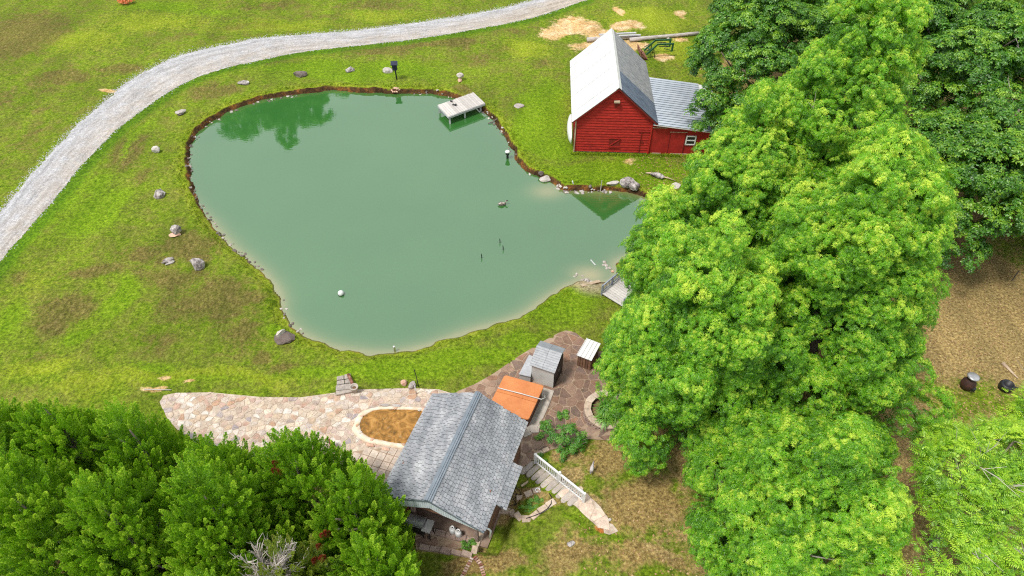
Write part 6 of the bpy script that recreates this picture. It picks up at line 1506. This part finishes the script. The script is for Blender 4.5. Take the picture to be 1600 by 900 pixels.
for i, (x, y, h, r, lb) in enumerate(CT):
    rng = np.random.default_rng(50 + i); b = (x, y, H(x, y)); L = prune(cedar_lobes(b, h, r, rng), OUT_CEDAR, b, 1.75)
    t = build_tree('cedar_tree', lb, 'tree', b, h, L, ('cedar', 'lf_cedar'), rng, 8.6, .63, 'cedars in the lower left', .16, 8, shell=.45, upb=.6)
    if i in (4, 3):
        rr2 = random.Random(i); c0 = (P(505, 850, 5.0) if i == 4 else P(437, 735, 6.2)) - Vector(b); ps = [(c0.x + rr2.uniform(-.2, .2), c0.y + rr2.uniform(-.75, .5), c0.z + rr2.uniform(-.3, .35)) for _ in range(9 if i == 4 else 3)]
        o = scatter('dead_spray', ('cedar', 'lf_rust'), ps, [(0, -.3, 1)] * len(ps), [.62] * len(ps), [rr2.uniform(.2, .8) for _ in ps], t); o['label'] = 'rusty red dead sprays'
rng = np.random.default_rng(71); x, y = -8.2, 10.3; b = (x, y, H(x, y)); L = cedar_lobes(b, 6.2, 1.6, rng)
build_tree('yellowing_cedar', 'yellow green thinning cedar beside the grey dead bush', 'tree', b, 6.2, L, ('cedar_open', 'lf_yellow'), rng, 4.0, .8, None, .12, 8, shell=.5, upb=.5)
# dead grey bush
gp = P(408, 884, 6.1); db = thing('dead_bush', 'grey leafless bush at the bottom edge among the cedars', 'bush', (gp.x, gp.y, H(gp.x, gp.y)))
rng = np.random.default_rng(77); MB().tube([(0, 0, 0), (.1, 0, 2.8), (0, 0, 4.9)], [.12, .09, .07], 7).build('trunk', M['twig'], db, True)
tw = MB()
for k in range(34):
    d = Vector(unit(rng)); d.z = abs(d.z) + .35; d.normalize(); L0 = rng.uniform(1.0, 1.8); s = Vector((0, 0, rng.uniform(4.0, 5.2))); e = s + d * L0
    mb = MB(); mb.tube([s, s.lerp(e, .5) + Vector(rng.normal(0, .08, 3)), e], [.045, .03, .012], 4)
    for j in range(12):
        q = s.lerp(e, rng.uniform(.3, 1)); dd = (d + Vector(rng.normal(0, .7, 3))).normalized() * rng.uniform(.25, .6); mb.tube([q, q + dd * .5 + Vector(rng.normal(0, .04, 3)), q + dd], [.02, .015, .007], 3)
    mb.build('branch', M['twig'], db)
# trees beyond the drive: outside the frame, but their reflection lies on the pond
for k, (x, y, h) in enumerate(((-38.5, 84, 25.5), (-32.0, 85, 27), (-27.0, 86, 23))):
    rng = np.random.default_rng(80 + k); L = round_lobes((x, y, h * .58), 4.4, h * .36, 30, 1.8, rng)
    build_tree('broadleaf_tree', 'green tree beyond the drive mirrored in the far left of the pond', 'tree', (x, y, 0), h, L, ('oak', 'lf_oak'), rng, 1.0, 1.3, 'trees mirrored in the pond', .3, 8, shell=.5)

# ------------------------------------------------------------------ grass fringe along the banks and walls
rng = np.random.default_rng(99); V = []; F = []
Lp = np.array(list(POND) + [POND[0]]); seg = np.hypot(*np.diff(Lp, axis=0).T); cum = np.r_[0, np.cumsum(seg)]
M['tuft'] = simple('grass_tuft', [(.10, .16, .008), (.20, .30, .015), (.34, .40, .03)], 1.6, .9, bmp=0, spec=.1)
def tufts(px_, py_, nb_, hmin, hmax):
    z = height(px_, py_)
    for i in range(len(px_)):
        for _ in range(nb_):
            a = rng.uniform(0, 6.28); h = rng.uniform(hmin, hmax); w = .012 + h * .08; ox, oy = rng.normal(0, .05, 2); x, y = px_[i] + ox, py_[i] + oy; ca, sa_ = math.cos(a), math.sin(a); b = len(V); ln = rng.uniform(.1, .7) * h
            V.extend([(x - ca * w, y - sa_ * w, z[i] - .01), (x + ca * w, y + sa_ * w, z[i] - .01), (x - sa_ * ln, y + ca * ln, z[i] + h)]); F.append((b, b + 1, b + 2))
tt = rng.uniform(0, cum[-1], 9000); X_ = np.interp(tt, cum, Lp[:, 0]); Y_ = np.interp(tt, cum, Lp[:, 1]); X_ += rng.normal(0, .45, len(tt)); Y_ += rng.normal(0, .45, len(tt))
sdv = sdf(X_, Y_, POND) + .14 * wav(X_, Y_, 2.9, 5) + .07 * wav(X_, Y_, 7.5, 9); ok = (sdv > np.where(gentle(X_, Y_) > .5, .45, .36)) & (sdv < 1.6) & (np.hypot(X_ - P(925, 424).x, Y_ - P(925, 424).y) > 2.0)
tufts(X_[ok], Y_[ok], 5, .05, .15)
xs_ = rng.uniform(4.6, 15.6, 900); ys_ = 44.75 - .0454 * (xs_ - 4.8) + rng.normal(-.12, .08, 900); tufts(xs_, ys_, 4, .06, .2)
me = np_mesh('grass_fringe', np.array(V), np.array(F), M['tuft'], False); tag(link(bpy.data.objects.new('grass_fringe', me)), 'longer grass along the pond bank and the barn wall', 'grass', kind='stuff')
# fallen leaves on the right-hand ground
V = []; F = []; mlf = simple('fallen_leaf', [(.16, .08, .03), (.36, .22, .10), (.55, .42, .22)], 9, .9, bmp=0)
nL = 26000; x_ = rng.uniform(3, 42, nL); y_ = rng.uniform(9, 48, nL); sel = (x_ > 9 + .0 * y_) | (y_ < 18); sel &= ~((x_ < 9) & (y_ > 15)); 
lit = np.interp(x_, [3, 9, 14, 42], [.35, .8, 1, 1]); sel &= rng.random(nL) < lit; x_, y_ = x_[sel], y_[sel]; z_ = height(x_, y_)
for i in range(len(x_)):
    s = rng.uniform(.03, .075); a = rng.uniform(0, 6.28); ca, sa_ = math.cos(a) * s, math.sin(a) * s; b = len(V); q = rng.uniform(0, .04, 4) + z_[i] + .008
    V.extend([(x_[i] + ca, y_[i] + sa_, q[0]), (x_[i] - sa_ * .6, y_[i] + ca * .6, q[1]), (x_[i] - ca, y_[i] - sa_, q[2]), (x_[i] + sa_ * .6, y_[i] - ca * .6, q[3])]); F.append((b, b + 1, b + 2, b + 3))
me = np_mesh('fallen_leaves', np.array(V), np.array(F), mlf, False); tag(link(bpy.data.objects.new('fallen_leaves', me)), 'brown fallen leaves scattered on the ground at right', 'leaves', kind='stuff')
print('objects', len(bpy.data.objects))
